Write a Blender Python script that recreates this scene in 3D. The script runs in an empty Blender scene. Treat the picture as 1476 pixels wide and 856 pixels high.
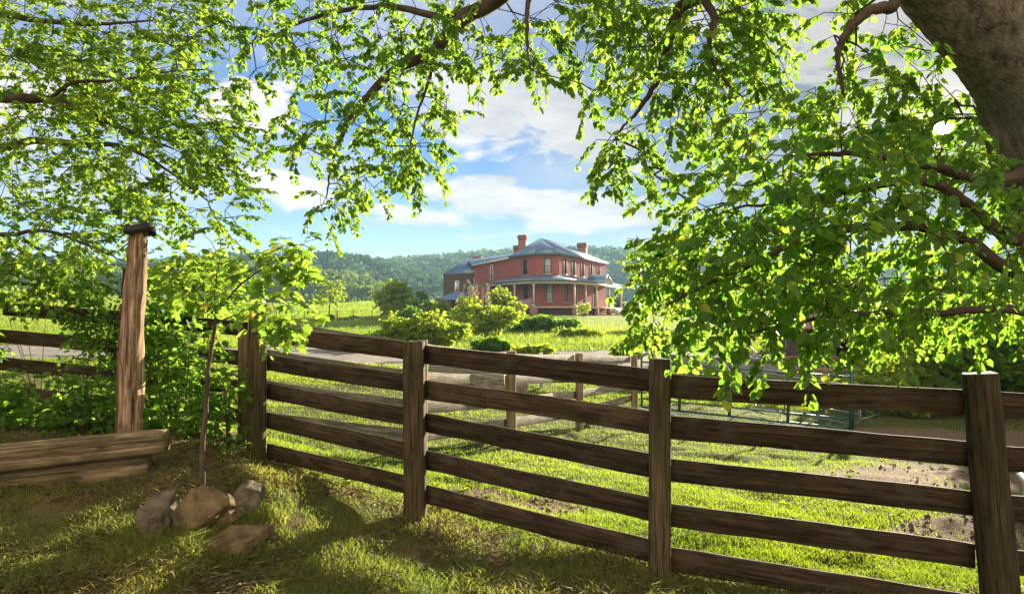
import bpy, math, random
import numpy as np
from mathutils import Vector, Matrix, noise as mnoise

random.seed(7)
R = np.random.default_rng(11)
rad = math.radians
sc = bpy.context.scene
COL = sc.collection

# ------------------------------------------------------------------ camera
F, CX, CY = 980.0, 738.0, 428.0          # focal length and centre in photo pixels
CAMZ = 1.65
PITCH = math.atan(27.0 / F)
cd = bpy.data.cameras.new('camera')
cd.sensor_width = 36
cd.lens = F / 1476 * 36
cd.clip_end = 6000
cd.clip_start = 0.05
cam = bpy.data.objects.new('camera', cd)
cam.location = (0, 0, CAMZ)
cam.rotation_euler = (math.pi / 2 + PITCH, 0, 0)
COL.objects.link(cam)
sc.camera = cam


def ray(px, py):
    x = (px - CX) / F
    v = (CY - py) / F
    return np.array([x, math.cos(PITCH) - v * math.sin(PITCH), math.sin(PITCH) + v * math.cos(PITCH)])


def at(px, py, Y):
    """point of the world seen at photo pixel (px, py), Y metres ahead"""
    d = ray(px, py)
    return np.array([0, 0, CAMZ]) + d * (Y / d[1])


# ------------------------------------------------------------------ light
sd = ray(1355, 187)
sd = sd / np.linalg.norm(sd)
SUN_EL = math.asin(sd[2])
SUN_AZ = math.atan2(sd[0], sd[1])        # clockwise from +Y
ld = bpy.data.lights.new('sun', 'SUN')
ld.energy = 5.0
ld.angle = rad(0.6)
ld.color = (1.0, 0.89, 0.70)
sun = bpy.data.objects.new('sun', ld)
sun.rotation_euler = Vector(sd).to_track_quat('Z', 'Y').to_euler()
sun.location = (40, 60, 40)
COL.objects.link(sun)

sc.view_settings.view_transform = 'Standard'
sc.view_settings.look = 'None'
sc.view_settings.exposure = 1.95
sc.view_settings.gamma = 1
sc.cycles.max_bounces = 7
sc.cycles.diffuse_bounces = 3
sc.cycles.glossy_bounces = 2
sc.cycles.transmission_bounces = 5
sc.cycles.transparent_max_bounces = 4
sc.cycles.volume_bounces = 0
sc.cycles.use_denoising = True
sc.cycles.caustics_reflective = False
sc.cycles.caustics_refractive = False

w = bpy.data.worlds.new('World')
sc.world = w
w.use_nodes = True
nt = w.node_tree
nt.nodes.clear()


class NT:
    """small helper for writing node trees"""
    def __init__(s, tree): s.t = tree
    def n(s, kind, **kw):
        nd = s.t.nodes.new('ShaderNode' + kind)
        for k, v in kw.items():
            if k.startswith('i_'):
                key = k[2:]
                key = int(key) if key.isdigit() else key.replace('_', ' ')
                if hasattr(v, 'is_output') or isinstance(v, bpy.types.NodeSocket):
                    s.t.links.new(v, nd.inputs[key])
                else:
                    nd.inputs[key].default_value = v
            else:
                setattr(nd, k, v)
        return nd
    def link(s, a, b): s.t.links.new(a, b)
    def math(s, op, a, b=None, clamp=False):
        nd = s.t.nodes.new('ShaderNodeMath'); nd.operation = op; nd.use_clamp = clamp
        for i, v in enumerate((a, b)):
            if v is None: continue
            if isinstance(v, bpy.types.NodeSocket): s.t.links.new(v, nd.inputs[i])
            else: nd.inputs[i].default_value = v
        return nd.outputs[0]
    def mix(s, fac, a, b, blend='MIX'):
        nd = s.t.nodes.new('ShaderNodeMix'); nd.data_type = 'RGBA'; nd.blend_type = blend
        for i, v in ((0, fac), (6, a), (7, b)):
            if isinstance(v, bpy.types.NodeSocket): s.t.links.new(v, nd.inputs[i])
            elif i == 0: nd.inputs[0].default_value = v
            else: nd.inputs[i].default_value = (*v, 1)
        return nd.outputs[2]
    def ramp(s, fac, stops, interp='LINEAR'):
        nd = s.t.nodes.new('ShaderNodeValToRGB')
        cr = nd.color_ramp; cr.interpolation = interp
        while len(cr.elements) < len(stops): cr.elements.new(0.5)
        for e, (p, c) in zip(cr.elements, stops):
            e.position = p
            e.color = (c, c, c, 1) if isinstance(c, (int, float)) else (*c, 1)
        s.t.links.new(fac, nd.inputs[0])
        return nd.outputs[0]
    def noise(s, vec, scale, detail=4, rough=0.55, dist=0.0):
        nd = s.t.nodes.new('ShaderNodeTexNoise')
        nd.inputs['Scale'].default_value = scale
        nd.inputs['Detail'].default_value = detail
        nd.inputs['Roughness'].default_value = rough
        nd.inputs['Distortion'].default_value = dist
        if vec is not None: s.t.links.new(vec, nd.inputs['Vector'])
        return nd.outputs[0]
    def mapping(s, vec, scale=(1, 1, 1), rot=(0, 0, 0), loc=(0, 0, 0)):
        nd = s.t.nodes.new('ShaderNodeMapping')
        nd.inputs['Scale'].default_value = scale
        nd.inputs['Rotation'].default_value = rot
        nd.inputs['Location'].default_value = loc
        s.t.links.new(vec, nd.inputs['Vector'])
        return nd.outputs[0]


T = NT(nt)
sky = T.n('TexSky', sky_type='NISHITA')
sky.sun_disc = False
sky.sun_elevation = SUN_EL
sky.sun_rotation = SUN_AZ
sky.air_density = 1.0
sky.dust_density = 0.1
sky.ozone_density = 1.6
geo = T.n('TexCoord')
dirv = geo.outputs['Generated']
sep = T.n('SeparateXYZ', i_Vector=dirv)
zc = T.math('MAXIMUM', sep.outputs[2], 0.0)
den = T.math('ADD', zc, 0.09)
ux = T.math('DIVIDE', sep.outputs[0], den)
uy = T.math('DIVIDE', sep.outputs[1], den)
comb = T.n('CombineXYZ', i_X=ux, i_Y=uy, i_Z=0.0)
cmap = T.mapping(comb.outputs[0], scale=(0.62, 0.62, 1), rot=(0, 0, rad(-22)), loc=(1.75, 0.62, 0.0))
n1 = T.noise(cmap, 1.05, 9, 0.56, 0.35)
n2 = T.noise(cmap, 0.42, 3, 0.5, 0.0)
cl = T.math('ADD', T.math('MULTIPLY', n1, 0.72), T.math('MULTIPLY', n2, 0.42))
cover = T.ramp(cl, [(0.525, 0.0), (0.60, 0.55), (0.70, 1.0)])
gx = T.math('DIVIDE', sep.outputs[0], T.math('MAXIMUM', sep.outputs[1], 0.05))
gy = T.math('DIVIDE', sep.outputs[2], T.math('MAXIMUM', sep.outputs[1], 0.05))
bank = None                                  # banks of cloud lying low over the valley: (azimuth, height, half width, half height, amount)
for (ax_, ay_, rx_, ry_, am_) in ((0.0, .31, .13, .075, .9), (.10, .25, .12, .05, .6), (.04, .165, .19, .032, 1.0), (-.12, .155, .10, .025, .6), (-.34, .18, .11, .03, .7), (-.39, .30, .07, .06, .8), (.55, .45, .3, .2, .7), (-.8, .35, .25, .12, .6)):
    e1 = T.math('POWER', T.math('ABSOLUTE', T.math('DIVIDE', T.math('SUBTRACT', gx, ax_), rx_)), 2.0)
    e2 = T.math('POWER', T.math('ABSOLUTE', T.math('DIVIDE', T.math('SUBTRACT', T.math('SUBTRACT', gy, ay_), T.math('MULTIPLY', T.math('SUBTRACT', gx, ax_), -0.08)), ry_)), 2.0)
    g_ = T.math('MULTIPLY', T.math('DIVIDE', 1.0, T.math('ADD', 1.0, T.math('POWER', T.math('ADD', e1, e2), 2.0))), am_)
    bank = g_ if bank is None else T.math('MAXIMUM', bank, g_)
n3 = T.noise(T.mapping(dirv, scale=(3.0, 3.0, 9.0)), 2.6, 9, 0.6, 0.5)
bank = T.ramp(T.math('ADD', T.math('MULTIPLY', bank, 0.42), n3), [(0.64, 0.0), (0.76, 1.0)])
cover = T.math('MAXIMUM', T.math('MULTIPLY', cover, 0.55), bank)
shade = T.ramp(T.noise(T.mapping(cmap, loc=(0.06, 0.1, 0.3)), 1.9, 7, 0.6), [(0.34, (0.64, 0.65, 0.67)), (0.52, (1, 0.98, 0.95))])
dots = T.n('VectorMath', operation='DOT_PRODUCT', i_0=dirv)
dots.inputs[1].default_value = tuple(sd)
dd = T.math('MAXIMUM', dots.outputs['Value'], 0.0)
halo = T.math('ADD', T.math('POWER', dd, 18.0), 0.28)
ccol = T.mix(1.0, shade, (6.9, 6.6, 6.4), 'MULTIPLY')
bright = T.math('MULTIPLY', T.math('POWER', dd, 8.0), 3.0)
ccol2 = T.n('VectorMath', operation='SCALE', i_0=ccol)
T.link(T.math('ADD', T.math('MULTIPLY', bright, -0.12), 0.80), ccol2.inputs['Scale'])
tint = T.mix(T.ramp(zc, [(0.0, 0.0), (0.24, 1.0)]), (0.74, 0.78, 0.92), (0.43, 0.62, 0.93))
skyc = T.mix(1.0, sky.outputs[0], tint, 'MULTIPLY')
dimf = T.math('SUBTRACT', 1.0, T.math('MULTIPLY', T.math('POWER', dd, 6.0), 0.86))
sk2 = T.n('VectorMath', operation='SCALE', i_0=skyc)
T.link(dimf, sk2.inputs['Scale'])
both = T.mix(T.math('MULTIPLY', cover, 0.88), sk2.outputs[0], ccol2.outputs[0])
# the sun itself, seen with a small aureole
disc = T.math('MULTIPLY', T.math('POWER', dd, 70000.0), 900.0)
aur = T.math('MULTIPLY', T.math('POWER', dd, 2500.0), 7.0)
aur2 = T.math('MULTIPLY', T.math('POWER', dd, 60.0), 1.1)
gl = T.math('ADD', T.math('ADD', disc, aur), aur2)
glc = T.n('VectorMath', operation='SCALE')
glc.inputs[0].default_value = (1.0, 0.86, 0.6)
T.link(gl, glc.inputs['Scale'])
# fill light: an added warm cloud brightness in the unseen sky behind the camera
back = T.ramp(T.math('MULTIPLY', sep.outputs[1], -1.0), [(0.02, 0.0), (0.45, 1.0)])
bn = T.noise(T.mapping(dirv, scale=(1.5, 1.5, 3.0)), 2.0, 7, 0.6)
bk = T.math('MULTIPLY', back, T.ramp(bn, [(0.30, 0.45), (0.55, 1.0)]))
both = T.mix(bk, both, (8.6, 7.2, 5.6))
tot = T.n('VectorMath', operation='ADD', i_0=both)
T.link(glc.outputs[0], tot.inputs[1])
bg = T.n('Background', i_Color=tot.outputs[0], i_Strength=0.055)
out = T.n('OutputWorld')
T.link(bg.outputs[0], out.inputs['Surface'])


# ------------------------------------------------------------------ materials
def new_mat(name):
    m = bpy.data.materials.new(name); m.use_nodes = True
    m.node_tree.nodes.clear()
    t = NT(m.node_tree)
    o = t.n('OutputMaterial')
    return m, t, o


def surf(name, c1, c2, scale=5, rough=0.8, bump=0.3, stretch=(1, 1, 1), detail=6, metal=0.0, c3=None, c3_at=(0.55, 0.7),
         bdist=0.01, coord='Object', spec=0.3, bscale=None):
    m, t, o = new_mat(name)
    tc = t.n('TexCoord').outputs[coord]
    if coord == 'Object':
        oi = t.n('ObjectInfo')
        off = t.n('VectorMath', operation='SCALE', i_Scale=37.0)
        cb = t.n('CombineXYZ'); [t.link(oi.outputs['Random'], cb.inputs[i]) for i in range(3)]
        t.link(cb.outputs[0], off.inputs[0])
        ad = t.n('VectorMath', operation='ADD', i_0=tc, i_1=off.outputs[0]); tc = ad.outputs[0]
    mp = t.mapping(tc, scale=stretch)
    n = t.noise(mp, scale, detail, 0.62)
    col = t.mix(t.ramp(n, [(0.32, 0.0), (0.68, 1.0)]), c1, c2)
    if c3 is not None:
        n3 = t.noise(t.mapping(tc, loc=(3, 7, 1)), scale * 0.37, 5, 0.6)
        col = t.mix(t.ramp(n3, [(c3_at[0], 0.0), (c3_at[1], 1.0)]), col, c3)
    p = t.n('BsdfPrincipled', i_Base_Color=col, i_Roughness=rough, i_Metallic=metal)
    p.inputs['Specular IOR Level'].default_value = spec
    if bump:
        bn = t.noise(mp, bscale or scale * 2.5, 6, 0.65)
        b = t.n('Bump', i_Strength=bump, i_Distance=bdist, i_Height=bn)
        t.link(b.outputs[0], p.inputs['Normal'])
    t.link(p.outputs[0], o.inputs[0])
    return m


def wood(name, dark, light, moss=None, spec=0.15, gscale=1.0, bd=0.008):
    """weathered timber with the grain along local X"""
    m, t, o = new_mat(name)
    tc = t.n('TexCoord').outputs['Object']
    oi = t.n('ObjectInfo')
    cb = t.n('CombineXYZ'); [t.link(t.math('MULTIPLY', oi.outputs['Random'], 31.0), cb.inputs[i]) for i in range(3)]
    ad = t.n('VectorMath', operation='ADD', i_0=tc, i_1=cb.outputs[0]); tc = ad.outputs[0]
    g = t.noise(t.mapping(tc, scale=(1.2 * gscale, 34 * gscale, 34 * gscale)), 1.6, 8, 0.68, 0.6)
    g2 = t.noise(t.mapping(tc, scale=(3, 8, 8)), 1.4, 5, 0.6)
    crack = t.noise(t.mapping(tc, scale=(0.8, 60, 60)), 1.5, 4, 0.5, 1.2)
    col = t.mix(t.ramp(g, [(0.38, 0.0), (0.62, 1.0)]), [c * .75 for c in dark], [c * 1.12 for c in light])
    col = t.mix(t.math('MULTIPLY', t.ramp(g2, [(0.42, 0.0), (0.62, 1.0)]), 0.5), col, [c * 0.5 for c in dark])
    if moss is not None:
        ms = t.noise(t.mapping(tc, scale=(2, 4, 4)), 2.3, 7, 0.68)
        col = t.mix(t.ramp(ms, [(0.52, 0.0), (0.66, 0.8)]), col, moss)
    col = t.mix(t.ramp(crack, [(0.30, 1.0), (0.36, 0.0)]), col, (0.012, 0.01, 0.008))
    vv = t.n('HueSaturation', i_Color=col)
    t.link(t.math('ADD', t.math('MULTIPLY', oi.outputs['Random'], 0.55), 0.72), vv.inputs['Value'])
    col = vv.outputs[0]
    p = t.n('BsdfPrincipled', i_Base_Color=col, i_Roughness=0.82)
    p.inputs['Specular IOR Level'].default_value = spec
    hh = t.math('ADD', g, t.math('MULTIPLY', t.ramp(crack, [(0.28, 0.0), (0.38, 1.0)]), 0.7))
    b = t.n('Bump', i_Strength=0.8, i_Distance=bd, i_Height=hh)
    t.link(b.outputs[0], p.inputs['Normal'])
    t.link(p.outputs[0], o.inputs[0])
    return m


def leaf(name, ca, cb, ta, tb, trans=0.5, rough=0.55, yellow=None, spec=0.25):
    """leaf or blade: reflects on the lit side and lets light through; attribute rnd varies each leaf"""
    m, t, o = new_mat(name)
    at_ = t.n('Attribute', attribute_name='rnd')
    f = at_.outputs['Fac']
    cr = t.mix(f, ca, cb)
    ct = t.mix(f, ta, tb)
    if yellow is not None:
        yf = t.ramp(f, [(0.975, 0.0), (0.99, 1.0)])
        cr = t.mix(yf, cr, yellow); ct = t.mix(yf, ct, yellow)
    p = t.n('BsdfPrincipled', i_Base_Color=cr, i_Roughness=rough)
    p.inputs['Specular IOR Level'].default_value = spec
    tr = t.n('BsdfTranslucent', i_Color=ct)
    mx = t.n('MixShader', i_Fac=trans)
    t.link(p.outputs[0], mx.inputs[1]); t.link(tr.outputs[0], mx.inputs[2])
    t.link(mx.outputs[0], o.inputs[0])
    return m


M = {}
M['board'] = wood('dark_weathered_board', (0.031, 0.019, 0.010), (0.105, 0.067, 0.035), moss=(0.088, 0.073, 0.05))
M['board_grey'] = wood('grey_weathered_board', (0.20, 0.16, 0.11), (0.46, 0.39, 0.29), moss=(0.19, 0.17, 0.08))
M['post'] = wood('mossy_fence_post', (0.05, 0.036, 0.017), (0.14, 0.098, 0.048), moss=(0.07, 0.07, 0.026))
M['post_tan'] = wood('tan_fence_post', (0.17, 0.115, 0.06), (0.36, 0.26, 0.15))
M['cedar'] = wood('weathered_cedar', (0.10, 0.055, 0.03), (0.52, 0.34, 0.20), gscale=0.55, bd=0.03)
M['timber'] = wood('old_timber', (0.10, 0.066, 0.034), (0.36, 0.26, 0.145), moss=(0.15, 0.14, 0.05), bd=0.03, gscale=.6)
M['tin'] = surf('rusted_tin', (0.02, 0.02, 0.018), (0.06, 0.045, 0.035), 14, 0.55, 0.4, metal=0.5)
M['bark'] = surf('grey_bark', (0.13, 0.10, 0.07), (0.52, 0.42, 0.31), 3.4, 0.92, 1.0, stretch=(6, 6, 0.9), bdist=0.13, c3=(0.15, 0.165, 0.09), c3_at=(0.5, 0.75), spec=0.1, bscale=5)
M['twig'] = surf('brown_branch_bark', (0.05, 0.034, 0.024), (0.13, 0.09, 0.06), 9, 0.85, 0.5, spec=0.15)
M['stone'] = surf('brown_field_stone', (0.06, 0.04, 0.02), (0.26, 0.18, 0.09), 11, 0.9, 1.0, c3=(0.075, 0.085, 0.03), c3_at=(0.54, 0.7), bdist=0.02, spec=0.15)
M['stone_grey'] = surf('grey_field_stone', (0.06, 0.046, 0.03), (0.24, 0.185, 0.12), 11, 0.9, 1.0, c3=(0.08, 0.10, 0.04), c3_at=(0.52, 0.66), bdist=0.02, spec=0.15)
M['brick'] = surf('red_brick', (0.29, 0.068, 0.055), (0.42, 0.125, 0.10), 2.2, 0.9, 0.25, c3=(0.24, 0.105, 0.085), c3_at=(0.46, 0.66), bdist=0.03, coord='Object')
M['brick_dark'] = surf('dark_boarding', (0.07, 0.048, 0.042), (0.13, 0.09, 0.08), 1.2, 0.9, 0.3, stretch=(1, 1, 6))
M['pier'] = surf('pier_brick', (0.22, 0.09, 0.07), (0.34, 0.17, 0.13), 3, 0.9, 0.3)
M['trim'] = surf('weathered_trim_paint', (0.42, 0.35, 0.26), (0.62, 0.53, 0.42), 2.5, 0.75, 0.2, c3=(0.24, 0.19, 0.15))
M['white'] = surf('white_window_paint', (0.62, 0.60, 0.56), (0.80, 0.78, 0.74), 3, 0.6, 0.1)
M['grey_trim'] = surf('dark_eave_paint', (0.10, 0.10, 0.10), (0.18, 0.17, 0.16), 3, 0.7, 0.1)
M['curtain'] = surf('pale_blind', (0.52, 0.52, 0.50), (0.70, 0.69, 0.65), 2, 0.35, 0.0, stretch=(1, 1, 5), spec=0.6)
M['glass'] = surf('dark_glass', (0.012, 0.015, 0.018), (0.03, 0.035, 0.04), 2, 0.12, 0.05, spec=0.7)
M['galv'] = surf('galvanised_tube', (0.20, 0.21, 0.21), (0.33, 0.34, 0.33), 8, 0.5, 0.1, metal=0.7)
M['green'] = surf('green_gate_paint', (0.015, 0.085, 0.055), (0.03, 0.14, 0.09), 9, 0.4, 0.1, spec=0.5)
M['trough'] = surf('white_enamel', (0.70, 0.70, 0.68), (0.82, 0.82, 0.80), 6, 0.35, 0.05)
M['dry'] = leaf('dry_stalk', (0.24, 0.20, 0.10), (0.42, 0.36, 0.20), (0.24, 0.20, 0.09), (0.36, 0.30, 0.15), 0.25)


def roof_mat():
    m, t, o = new_mat('standing_seam_metal')
    tc = t.n('TexCoord').outputs['UV']
    s = t.n('SeparateXYZ', i_Vector=tc)
    fr = t.math('FRACT', t.math('DIVIDE', s.outputs[0], 0.5))
    seam = t.math('LESS_THAN', fr, 0.12)
    n = t.noise(t.mapping(tc, scale=(1, 0.25, 1)), 0.9, 6, 0.6)
    col = t.mix(t.ramp(n, [(0.3, 0.0), (0.7, 1.0)]), (0.13, 0.22, 0.30), (0.24, 0.34, 0.42))
    n2 = t.noise(t.mapping(tc, scale=(1.5, 0.6, 1)), 0.5, 6, 0.6)
    col = t.mix(t.ramp(n2, [(0.56, 0.0), (0.66, 0.6)]), col, (0.26, 0.22, 0.18))
    p = t.n('BsdfPrincipled', i_Base_Color=col, i_Roughness=0.42, i_Metallic=0.45)
    b = t.n('Bump', i_Strength=0.8, i_Distance=0.04, i_Height=seam)
    t.link(b.outputs[0], p.inputs['Normal'])
    t.link(p.outputs[0], o.inputs[0])
    return m


M['roof'] = roof_mat()

M['leaf_near'] = leaf('boxelder_leaf', (0.050, 0.115, 0.020), (0.085, 0.16, 0.028), (0.22, 0.48, 0.035), (0.44, 0.64, 0.05), 0.62, 0.42, yellow=(0.5, 0.5, 0.05), spec=0.4)
M['leaf_maple'] = leaf('maple_leaf', (0.075, 0.15, 0.022), (0.12, 0.20, 0.03), (0.24, 0.48, 0.04), (0.50, 0.64, 0.06), 0.56, 0.5, yellow=(0.55, 0.42, 0.06))
M['leaf_top'] = leaf('canopy_leaf', (0.065, 0.13, 0.022), (0.11, 0.18, 0.03), (0.21, 0.45, 0.04), (0.46, 0.61, 0.06), 0.56, 0.5, yellow=(0.5, 0.38, 0.06))
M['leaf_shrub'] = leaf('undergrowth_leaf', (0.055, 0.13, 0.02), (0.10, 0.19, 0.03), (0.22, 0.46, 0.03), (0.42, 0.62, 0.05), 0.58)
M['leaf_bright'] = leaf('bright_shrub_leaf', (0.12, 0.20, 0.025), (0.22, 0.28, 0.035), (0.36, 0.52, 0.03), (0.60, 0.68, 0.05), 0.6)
M['leaf_far'] = leaf('hill_forest_leaf', (0.03, 0.075, 0.025), (0.13, 0.20, 0.035), (0.06, 0.14, 0.03), (0.24, 0.34, 0.05), 0.35, 0.8, spec=0.1)
M['grass'] = leaf('grass_blade', (0.07, 0.13, 0.018), (0.15, 0.20, 0.028), (0.26, 0.42, 0.02), (0.50, 0.60, 0.03), 0.5, 0.5)
M['grass_dark'] = leaf('lawn_blade', (0.055, 0.095, 0.018), (0.27, 0.23, 0.07), (0.24, 0.38, 0.02), (0.72, 0.64, 0.12), 0.5, 0.6)
M['straw'] = leaf('straw', (0.20, 0.15, 0.07), (0.42, 0.34, 0.17), (0.24, 0.18, 0.07), (0.5, 0.4, 0.16), 0.3, 0.7)


# ------------------------------------------------------------------ mesh helpers
class MB:
    def __init__(s): s.v = []; s.f = {}; s.n = 0; s.uv = None
    def add(s, V, Fc, rnd=None):
        V = np.asarray(V, float).reshape(-1, 3); Fc = np.asarray(Fc, int)
        if Fc.ndim == 1: Fc = Fc[None]
        if rnd is None: rnd = np.full(len(Fc), 0.5)
        s.v.append(V)
        s.f.setdefault(Fc.shape[1], []).append((Fc + s.n, np.asarray(rnd, float)))
        s.n += len(V)
        return s
    def box(s, lo, hi, M4=None, rnd=None):
        lo, hi = np.minimum(lo, hi), np.maximum(lo, hi)
        V = np.array([[(lo, hi)[i][0], (lo, hi)[j][1], (lo, hi)[k][2]] for i in (0, 1) for j in (0, 1) for k in (0, 1)], float)
        if M4 is not None: V = V @ np.array(M4.to_3x3()).T + np.array(M4.translation)
        return s.add(V, [[0, 1, 3, 2], [4, 6, 7, 5], [0, 4, 5, 1], [2, 3, 7, 6], [0, 2, 6, 4], [1, 5, 7, 3]])
    def tube(s, P, r, sides=6, cap=True, jit=0.0, rnd=0.5):
        P = np.asarray(P, float); n = len(P); r = np.broadcast_to(np.asarray(r, float), (n,))
        tg = np.gradient(P, axis=0)
        tg /= np.linalg.norm(tg, axis=1)[:, None] + 1e-9
        a = np.array([0, 0, 1.0]) if abs(tg[0][2]) < 0.9 else np.array([1.0, 0, 0])
        V = []
        u = np.cross(tg[0], a)
        for i in range(n):
            u = u - tg[i] * (u @ tg[i]); u /= np.linalg.norm(u) + 1e-9
            vv = np.cross(tg[i], u)
            for k in range(sides):
                an = 2 * math.pi * k / sides
                rr = r[i] * (1 + (jit * (random.random() - .5) if jit else 0))
                V.append(P[i] + rr * (math.cos(an) * u + math.sin(an) * vv))
        Fc = [[i * sides + k, i * sides + (k + 1) % sides, (i + 1) * sides + (k + 1) % sides, (i + 1) * sides + k] for i in range(n - 1) for k in range(sides)]
        base = s.n
        s.add(V, Fc, np.full(len(Fc), rnd))
        if cap:
            for st, rev in ((0, 1), ((n - 1) * sides, 0)):
                idx = [base + st + k for k in range(sides)]
                if rev: idx = idx[::-1]
                s.f.setdefault(sides, []).append((np.array([idx]), np.array([rnd])))
        return s
    def build(s, name, mat, parent=None, smooth=False, loc=None, M4=None):
        """M4: local frame; the vertices are in world space and turned into that frame"""
        V = np.concatenate(s.v)
        org = Matrix.Identity(4)
        if M4 is not None: org = M4
        elif loc is not None: org = Matrix.Translation(Vector(loc))
        elif parent is not None: org = parent.matrix_world.copy() if False else Matrix.Translation(parent.location)
        inv = org.inverted()
        V = V @ np.array(inv.to_3x3()).T + np.array(inv.translation)
        me = bpy.data.meshes.new(name)
        me.vertices.add(len(V)); me.vertices.foreach_set('co', V.astype(np.float32).ravel())
        L, st, tot, rn = [], [], [], []
        c = 0
        for k, lst in s.f.items():
            a = np.concatenate([x[0] for x in lst]); q = np.concatenate([x[1] for x in lst])
            L.append(a.ravel()); st.append(c + np.arange(len(a)) * k); tot.append(np.full(len(a), k)); rn.append(q)
            c += a.size
        L = np.concatenate(L); st = np.concatenate(st); rn = np.concatenate(rn)
        me.loops.add(len(L)); me.loops.foreach_set('vertex_index', L.astype(np.int32))
        me.polygons.add(len(st)); me.polygons.foreach_set('loop_start', st.astype(np.int32))
        me.update(calc_edges=True); me.validate()
        if len(me.polygons) == len(rn):
            at_ = me.attributes.new('rnd', 'FLOAT', 'FACE'); at_.data.foreach_set('value', rn.astype(np.float32))
        if smooth: me.polygons.foreach_set('use_smooth', np.ones(len(me.polygons), bool))
        if s.uv is not None:
            uvl = me.uv_layers.new(name='UVMap'); uvl.data.foreach_set('uv', np.asarray(s.uv, np.float32)[L].ravel())
        me.materials.append(mat)
        o = bpy.data.objects.new(name, me)
        COL.objects.link(o)
        if parent is not None:
            o.parent = parent
            o.matrix_local = Matrix.Translation(-parent_world(parent)) @ org
        else:
            o.matrix_local = org
        return o


def parent_world(o):
    v = Vector((0, 0, 0))
    while o is not None:
        v = v + Vector(o.location); o = o.parent
    return v


def thing(name, label, cat, loc=(0, 0, 0), group=None):
    o = bpy.data.objects.new(name, None); COL.objects.link(o)
    o.location = tuple(float(q) for q in loc); o.empty_display_size = 0.2
    return tag(o, label, cat, group)


def tag(o, label, cat, group=None, kind=None):
    o['label'] = label; o['category'] = cat
    if group: o['group'] = group
    if kind: o['kind'] = kind
    return o


def frame(p, xdir, up=(0, 0, 1)):
    x = Vector([float(q) for q in xdir]).normalized(); u = Vector(up)
    y = u.cross(x).normalized(); z = x.cross(y)
    m = Matrix((x, y, z)).transposed().to_4x4(); m.translation = Vector([float(q) for q in p])
    return m


def norm(a): return a / (np.linalg.norm(a, axis=-1, keepdims=True) + 1e-9)


LEAF_BIG = (np.array([[0, 0, 0], [.5, 0, -.05], [1, 0, -.16], [.22, .33, .05], [.62, .30, 0.0], [.22, -.33, .05], [.62, -.30, 0.0]]),
            np.array([[0, 1, 4, 3], [0, 5, 6, 1]]), np.array([[1, 2, 4], [1, 6, 2]]))
LEAF_LOBED = (np.array([[0, 0, 0], [.45, 0, -.05], [1, 0, -.2], [.18, .34, .0], [.38, .24, .02], [.58, .40, -.10], [.72, .19, -.06], [.18, -.34, .0], [.38, -.24, .02], [.58, -.40, -.10], [.72, -.19, -.06]]),
              np.array([[0, 1, 4, 3], [1, 6, 5, 4], [0, 7, 8, 1], [1, 8, 9, 10]]), np.array([[1, 2, 6], [1, 10, 2]]))
LEAF_SMALL = (np.array([[0, 0, 0], [.45, .34, .05], [1, 0, -.1], [.45, -.34, .05]]), None, np.array([[0, 1, 2], [0, 2, 3]]))
LEAF_QUAD = (np.array([[0, -.3, 0], [.15, .42, .05], [1, .25, -.1], [.8, -.4, 0]]), np.array([[0, 1, 2, 3]]), None)


def add_leaves(mb, P, D, N, L, tpl=LEAF_BIG, rnd=None, width=1.0):
    P = np.asarray(P, float); n = len(P)
    if n == 0: return
    D = norm(np.asarray(D, float)); S = norm(np.cross(D, N)); N2 = np.cross(S, D)
    L = np.broadcast_to(L, (n,))
    tv, q, tr = tpl
    k = len(tv)
    V = P[:, None] + L[:, None, None] * (tv[None, :, 0, None] * D[:, None] + width * tv[None, :, 1, None] * S[:, None] + tv[None, :, 2, None] * N2[:, None])
    base = (np.arange(n) * k)[:, None, None]
    if rnd is None: rnd = R.random(n)
    first = True
    for fc in (q, tr):
        if fc is None: continue
        Fc = (base + fc[None]).reshape(-1, fc.shape[1])
        rr = np.repeat(rnd, len(fc))
        if first:
            mb.add(V.reshape(-1, 3), Fc, rr); first = False
            off = mb.n - n * k
        else:
            mb.f.setdefault(fc.shape[1], []).append((Fc + off, rr))


def randdir(n):
    v = R.normal(size=(n, 3)); return norm(v)


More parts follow.
